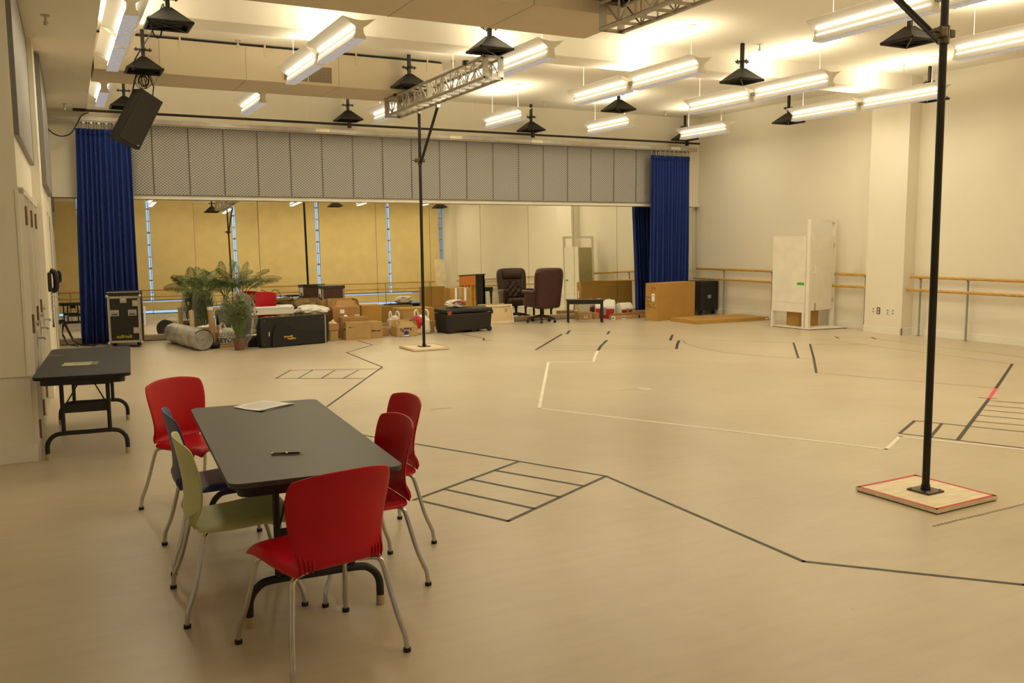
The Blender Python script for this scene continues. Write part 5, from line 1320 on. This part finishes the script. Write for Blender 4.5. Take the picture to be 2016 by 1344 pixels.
# office chair
def office_chair():
    t = thing('office_chair', 'burgundy leather executive chair facing the mirrors, seen from behind', 'chair', (9.12, 16.42, 0), R(8))
    bs = MB()
    for k in range(5):
        a = R(18 + 72 * k); d = Vector((math.cos(a), math.sin(a), 0)); e = d * 0.30
        bs.tube([d * 0.03 + Vector((0, 0, 0.135)), d * 0.16 + Vector((0, 0, 0.118)), e + Vector((0, 0, 0.085))], [0.034, 0.028, 0.022], 8)
    bs.build('star_base', M_mahog, t, smooth=50)
    for k in range(5):
        a = R(18 + 72 * k); d = Vector((math.cos(a), math.sin(a), 0)) * 0.30
        c = MB()
        for s in (-1, 1): c.cyl((d.x + s * 0.016 * -math.sin(a), d.y + s * 0.016 * math.cos(a), 0.028), 0.028, 0.018, Matrix.Rotation(a, 4, 'Z') @ Matrix.Rotation(PI / 2, 4, 'X'), 12)
        c.tube([(d.x, d.y, 0.03), (d.x, d.y, 0.09)], 0.010, 6)
        c.build('caster', M_rub, t, smooth=40)
    MB().cyl((0, 0, 0.22), 0.028, 0.22, n=14).cyl((0, 0, 0.30), 0.036, 0.06, n=14).build('gas_column', M_rub, t, smooth=40)
    MB().tube([(0.04, 0, 0.335), (0.20, -0.02, 0.33), (0.24, -0.03, 0.30), (0.27, -0.03, 0.275)], 0.007, 6).cyl((0.265, -0.03, 0.28), 0.016, 0.05, Matrix.Rotation(R(35), 4, 'Y'), 8).build('tilt_lever', M_rub, t)
    MB().bx(-0.13, 0.13, -0.12, 0.14, 0.315, 0.345).build('seat_plate', M_rub, t)
    MB().box((0, 0.04, 0.415), (0.54, 0.56, 0.15), bev=0.05).build('seat_cushion', M_maroon, t, smooth=60)
    # backrest: shell behind, padded front with wings
    def ring(z, w, y0, y1):
        return [(-w, y0 + .03), (-w + .03, y0), (w - .03, y0), (w, y0 + .03), (w + 0.012, y1 - .03), (w - .02, y1 + .03), (w - 0.09, y1), (-w + 0.09, y1), (-w + .02, y1 + .03), (-w - 0.012, y1 - .03)], z
    rows = [ring(0.30, 0.285, -0.30, -0.13), ring(0.34, 0.30, -0.315, -0.14), ring(0.52, 0.31, -0.325, -0.155), ring(0.60, 0.318, -0.33, -0.165), ring(0.80, 0.332, -0.35, -0.19), ring(0.98, 0.338, -0.365, -0.205), ring(1.08, 0.332, -0.372, -0.215), ring(1.135, 0.30, -0.37, -0.225), ring(1.162, 0.24, -0.355, -0.24)]
    mb = MB(); vs = [[mb.bm.verts.new((x, y, z)) for x, y in P] for P, z in rows]
    for a, b in zip(vs, vs[1:]):
        for i in range(len(a)): mb.bm.faces.new((a[i], a[(i + 1) % len(a)], b[(i + 1) % len(a)], b[i]))
    mb.bm.faces.new(list(reversed(vs[0]))); mb.bm.faces.new(vs[-1])
    bk = mb.build('backrest', M_maroon, t, smooth=180, subsurf=1)
    MB().tube([(-0.30, -0.322, 0.565), (0, -0.329, 0.566), (0.30, -0.322, 0.565)], 0.003, 5).build('back_seam', M_mahog, bk)
    # tufted cushion on the front of the back, with a head roll
    def tuft(u, v):
        x = -0.225 + 0.45 * u; z = 0.47 + 0.42 * v
        p = 0.5 + 0.5 * math.cos(x * 2 * PI / 0.13) * math.cos((z - 0.47) * 2 * PI / 0.15)
        edge = min(1, min(u, 1 - u) * 8, min(v, 1 - v) * 8)
        return Vector((x, -0.175 - 0.14 * (z - 0.47) / 0.5 * 0.4 + 0.055 * edge * (0.55 + 0.45 * p), z))
    MB().grid(tuft, 40, 36).build('tufted_cushion', M_maroon, t, smooth=180)
    bt = MB()
    for i in range(4):
        for j in range(4):
            x = -0.195 + 0.13 * i + (0.065 if j % 2 else 0); z = 0.535 + 0.09 * j
            if abs(x) < 0.21: bt.sph((x, -0.145 - 0.055 * (z - 0.47), z), 0.012, 8)
    bt.build('tufting_buttons', M_mahog, t, smooth=60)
    MB().box((0, -0.205, 1.01), (0.46, 0.11, 0.20), bev=0.045).build('head_roll', M_maroon, t, smooth=60)
    for s in (-1, 1):
        MB().box((s * 0.315, 0.02, 0.655), (0.085, 0.44, 0.07), bev=0.03).build('arm_pad', M_maroon, t, smooth=60)
        MB().box((s * 0.31, -0.02, 0.49), (0.06, 0.36, 0.30), bev=0.025).build('arm_side', M_maroon, t, smooth=60)
office_chair()

# bench
def bench():
    t = thing('piano_bench', 'small black wooden bench in front of the mirrors right of the office chair', 'bench', (9.93, 15.98, 0), R(-27))
    MB().box((0, 0, 0.472), (0.80, 0.30, 0.022), bev=0.004).build('bench_top', M_black, t)
    MB().bx(-0.37, 0.37, -0.13, -0.112, 0.39, 0.461).bx(-0.37, 0.37, 0.112, 0.13, 0.39, 0.461).bx(-0.37, -0.352, -0.13, 0.13, 0.39, 0.461).bx(0.352, 0.37, -0.13, 0.13, 0.39, 0.461).build('apron', M_black, t)
    for sx in (-1, 1):
        for sy in (-1, 1):
            MB().box((sx * 0.355, sy * 0.115, 0.231), (0.036, 0.036, 0.46), Matrix.Rotation(PI, 4, 'X'), taper=None).build('leg', M_black, t)
bench()
carton('small low carton with a white mark on the floor under the black bench', 10.10, 16.50, R(-6), 0.33, 0.24, 0.165, M_card3, patches=((0.13, 0.145, 0.03, 0.10, M_paper, 'white_mark'), (0.185, 0.20, 0.03, 0.10, M_paper, 'white_mark'), (0.145, 0.185, 0.03, 0.045, M_paper, 'white_mark')))
carton('small plain carton on the floor right of the white-marked carton', 10.46, 16.49, R(-3), 0.15, 0.22, 0.135, M_card)
# coolers
def cooler(label, x, y, rot, s, handle=True):
    t = thing('picnic_cooler', label, 'cooler', (x, y, 0), rot)
    w, d, h = 0.36 * s, 0.26 * s, 0.36 * s
    MB().box((0, 0, h * 0.27), (w, d, h * 0.54), bev=0.025 * s).build('red_body', mat('cooler red', (0.45, 0.012, 0.018), 0.4), t, smooth=50)
    P = [(-d / 2 - .006, h * 0.54), (d / 2 + .006, h * 0.54), (d / 2 + .006, h * 0.66), (d * 0.30, h * 0.93), (d * 0.16, h), (-d * 0.16, h), (-d * 0.30, h * 0.93), (-d / 2 - .006, h * 0.66)]
    Mx = Matrix(((0, 0, 1, 0), (1, 0, 0, 0), (0, 1, 0, 0), (0, 0, 0, 1)))
    MB().prism(P, -w / 2 - .004, w / 2 + .004, Mx).build('white_lid', M_white, t)
    e = [(-d * 0.44, h * 0.12), (d * 0.44, h * 0.12), (d * 0.47, h * 0.6), (d * 0.28, h * 0.92), (-d * 0.28, h * 0.92), (-d * 0.47, h * 0.6)]
    for sx in (-1, 1):
        MB().prism(e, 0, 0.012, Matrix.Translation((sx * (w / 2 + 0.010) - 0.006, 0, 0)) @ Mx).build('white_end_panel', M_white, t)
    MB().box((0, 0, h * 0.985), (w * 0.4, 0.04, 0.02), bev=0.004).build('release_button', M_gry_pl, t)
    MB().bx(-0.03, 0.03, -d / 2 - 0.012, -d / 2, h * 0.2, h * 0.6).build('front_strap', M_gry_pl, t)
cooler('red and white picnic cooler seen end-on, left of the pair by the mirrors', 10.86, 16.62, R(-38), 1.12)
cooler('red and white picnic cooler, right-hand one of the pair by the mirrors', 11.34, 16.60, R(10), 0.90)
t = thing('jug', 'white jug with a looped handle behind the two picnic coolers', 'jug', (11.06, 16.80, 0.10))
MB().lathe([(0.08, 0), (0.09, 0.03), (0.09, 0.17), (0.05, 0.24), (0.04, 0.27)], n=16).build('jug_body', mat('dusty blue', (0.16, 0.22, 0.27), 0.5), t, smooth=50)
MB().tube([(-0.09, 0, 0.20), (-0.09, 0, 0.27), (0, 0, 0.30), (0.09, 0, 0.27), (0.09, 0, 0.20)], 0.012, 8, smooth=4).build('handle', M_white, t, smooth=60)
lb = carton('long slim carton with printed tape on the floor in front of the coolers', 10.72, 16.16, R(4), 1.02, 0.09, 0.075, M_card3, patches=((0.0, 0.10, 0.0, 0.073, M_paper, 'printed_tape'), (0.02, 0.07, 0.015, 0.055, M_blueink, 'printed_tape'), (0.30, 0.375, 0.0, 0.073, M_paper, 'printed_tape'), (0.31, 0.36, 0.02, 0.06, M_blueink, 'printed_tape'), (0.75, 0.79, 0.0, 0.073, M_ink, 'printed_tape')))
carton('long slim carton lying behind the one with printed tape', 10.80, 16.30, R(3), 0.95, 0.07, 0.12, M_card)

# ------------------------------------------------------------------ white set wall
def set_wall():
    C0 = Vector((12.72, 12.47)); L0 = Vector((12.66, 13.35)); D1 = Vector((13.58, 12.66))
    t = thing('set_wall', 'white painted scenery flat with a door, standing before the right wall', 'scenery flat', (C0.x, C0.y, 0))
    a = L0 - C0; la = a.length; ra = math.atan2(a.y, a.x)
    b = D1 - C0; lb_ = b.length; rb = math.atan2(b.y, b.x)
    Ra = Matrix.Rotation(ra, 4, 'Z'); Rb = Matrix.Rotation(rb, 4, 'Z')
    def put(mb, M): bmesh.ops.transform(mb.bm, matrix=M, verts=mb.bm.verts); return mb
    lp = put(MB().bx(0.06, la, -0.012, 0.012, 0.50, 1.775), Ra).build('left_flat', M_setw, t)
    put(MB().bx(0.06, la, -0.016, 0.014, 0.32, 0.497), Ra).build('left_bottom_rail', M_setw, t)
    put(MB().bx(la - 0.05, la, -0.03, 0.03, 0.0, 0.32), Ra).build('left_post', M_setw, t)
    put(MB().bx(0.06, 0.11, -0.02, 0.03, 0.0, 0.32), Ra).build('inner_post', M_setw, t)
    put(MB().bx(-0.03, 0.05, -0.035, 0.035, 0.0, 2.09), Rb).build('corner_post', M_trimw, t)
    put(MB().bx(lb_ - 0.06, lb_, -0.035, 0.035, 0.0, 2.09), Rb).build('door_post', M_trimw, t)
    put(MB().bx(0.05, lb_ - 0.06, -0.03, 0.03, 2.035, 2.09), Rb).build('door_head', M_trimw, t)
    dr = put(MB().bx(0.058, lb_ - 0.068, -0.018, 0.018, 0.36, 1.775), Rb).build('set_door', M_setw, t)
    put(MB().bx(0.058, lb_ - 0.068, 0.0185, 0.022, 0.36, 1.775), Rb).build('unpainted_back', mat('unpainted board', (0.46, 0.40, 0.22), 0.8, var=0.06), dr)
    put(MB().tube([(0.13, -0.018, 1.21), (0.13, -0.05, 1.21), (0.13, -0.055, 1.15), (0.13, -0.05, 1.09), (0.13, -0.018, 1.09)], 0.009, 6, smooth=3), Rb).build('pull_handle', M_white, dr, smooth=60)
    put(MB().bx(lb_ - 0.075, lb_ - 0.06, -0.042, -0.02, 1.55, 1.64).bx(lb_ - 0.075, lb_ - 0.06, -0.042, -0.02, 0.5, 0.59), Rb).build('hinge', M_steel, dr)
    put(MB().bx(0.20, 0.24, -0.0195, -0.018, 0.36, 0.50), Rb).build('scuff_stain', mat('scuff stain', (0.33, 0.28, 0.2), 0.7), dr)
    # base board the flat stands on
    P = [(C0.x - 0.03, C0.y - 0.06), (13.60, 12.30), (13.66, 12.72), (13.60, 13.30), (L0.x - 0.03, L0.y + 0.03)]
    MB().prism([(x - C0.x, y - C0.y) for x, y in P], 0.012, 0.024).build('base_board', M_setw, t)
    MB().prism([(x - C0.x, y - C0.y) for x, y in P], 0.001, 0.012).build('rubber_edge', M_rub, t)
    g = put(MB().bx(0.09, 0.26, 0.0125, 0.0145, 0.845, 0.895), Ra); g.build('green_tape', M_green_t, t)
    put(MB().bx(0.10, 0.24, -0.0185, -0.012, 0.845, 0.895), Ra).build('green_tape', M_green_t, t)
set_wall()
carton('plain cardboard box showing through the open bottom of the white set wall', 12.88, 12.86, R(-4), 0.50, 0.34, 0.29, M_card2, z=0.0245)

# ------------------------------------------------------------------ things behind the camera side, seen in the mirrors
def bistro(label, x, y, rot):
    t = thing('bistro_chair', label, 'chair', (x, y, 0), rot, 'bistro chairs at the window wall')
    MB().cyl((0, 0, 0.455), 0.20, 0.045, n=24).build('seat', M_pink, t, smooth=40)
    MB().tube([(0.19 * math.cos(a), 0.19 * math.sin(a), 0.425) for a in [2 * PI * k / 20 for k in range(20)]], 0.010, 6, closed=True).build('seat_ring', M_black, t)
    bk = MB().tube([(-0.19, -0.16, 0.0), (-0.185, -0.17, 0.45), (-0.175, -0.20, 0.72), (-0.12, -0.215, 0.86), (0, -0.22, 0.92), (0.12, -0.215, 0.86), (0.175, -0.20, 0.72), (0.185, -0.17, 0.45), (0.19, -0.16, 0.0)], 0.0115, 8, smooth=4)
    bk.tube([(0, -0.19, 0.47), (0, -0.205, 0.70), (-0.13, -0.215, 0.84)], 0.007, 6).tube([(0, -0.205, 0.70), (0.13, -0.215, 0.84)], 0.007, 6).tube([(-.18, -0.18, 0.50), (.18, -0.18, 0.50)], 0.007, 6)
    bk.build('back_frame', M_black, t, smooth=60)
    for s in (-1, 1): MB().tube([(s * 0.15, 0.15, 0.44), (s * 0.18, 0.19, 0.0)], 0.0115, 8).build('leg', M_black, t, smooth=60)
bistro('black bistro chair with a magenta seat at the window wall, left of two', 6.60, 1.55, R(10))
bistro('black bistro chair with a magenta seat at the window wall, right of two', 7.12, 1.62, R(-6))
folding_table('black folding table at the window wall, seen only in the mirrors', 7.95, 1.72, R(86), 0.62, 1.05, 0.72, -0.38, 0.38, 0.5)
def piano():
    t = thing('upright_piano', 'upright piano by the right wall, its open orange back seen in the mirrors', 'piano', (12.42, 6.55, 0))
    L = 0.70
    MB().bx(0.0, 0.30, -L, -L + 0.05, 0.05, 1.17).bx(0.0, 0.30, L - 0.05, L, 0.05, 1.17).bx(0.24, 0.30, -L, L, 0.05, 1.17).bx(0.0, 0.30, -L + .05, L - .05, 0.05, 0.12).build('case', M_black, t)
    MB().box((0.15, 0, 1.185), (0.36, 1.46, 0.03), bev=0.004).build('top_lid', M_black, t)
    MB().bx(-0.012, 0.06, -L + 0.05, L - 0.05, 0.84, 1.165).build('back_rail', M_orange, t)
    MB().bx(0.14, 0.16, -L + 0.05, L - 0.05, 0.12, 0.84).build('soundboard', M_honey, t)
    for k in range(5):
        y = -L + 0.13 + k * 0.27; MB().bx(0.0, 0.06, y - 0.03, y + 0.03, 0.12, 0.84).build('back_post', M_honey, t)
    for k in range(6):
        y = -0.58 + k * 0.22
        MB().tube([(0.10, y, 0.78), (0.10, y + 0.16, 0.15)], 0.014, 4).build('rib', M_honey, t)
    MB().bx(0.30, 0.60, -L, L, 0.62, 0.76, bev=0.01).build('key_bed', M_black, t)
    MB().bx(0.42, 0.58, -L + 0.06, L - 0.06, 0.76, 0.775).build('keys', M_white, t)
    for s in (-1, 1):
        MB().lathe([(0.035, 0), (0.025, 0.1), (0.035, 0.4), (0.05, 0.62)], c=(0.55, s * (L - 0.06), 0), n=12).build('leg', M_black, t, smooth=50)
        MB().bx(0.25, 0.60, s * (L - 0.06) - 0.04, s * (L - 0.06) + 0.04, 0.0, 0.05).build('toe_block', M_black, t)
        MB().bx(0.02, 0.26, s * (L - 0.1) - 0.04, s * (L - 0.1) + 0.04, 0.0, 0.05).build('foot', M_black, t)
piano()
t = thing('plywood_sheet', 'pale plywood plank leaning on the corner column by the windows, seen in the mirrors', 'plank', (13.05, 2.95, 0), 0)
M = Matrix.Rotation(R(5), 4, 'X') @ Matrix.Rotation(R(-3), 4, 'Y')
MB().box(M @ Vector((0, 0, 0.95)), (0.42, 0.02, 1.86), M).build('plank', M_ply, t)
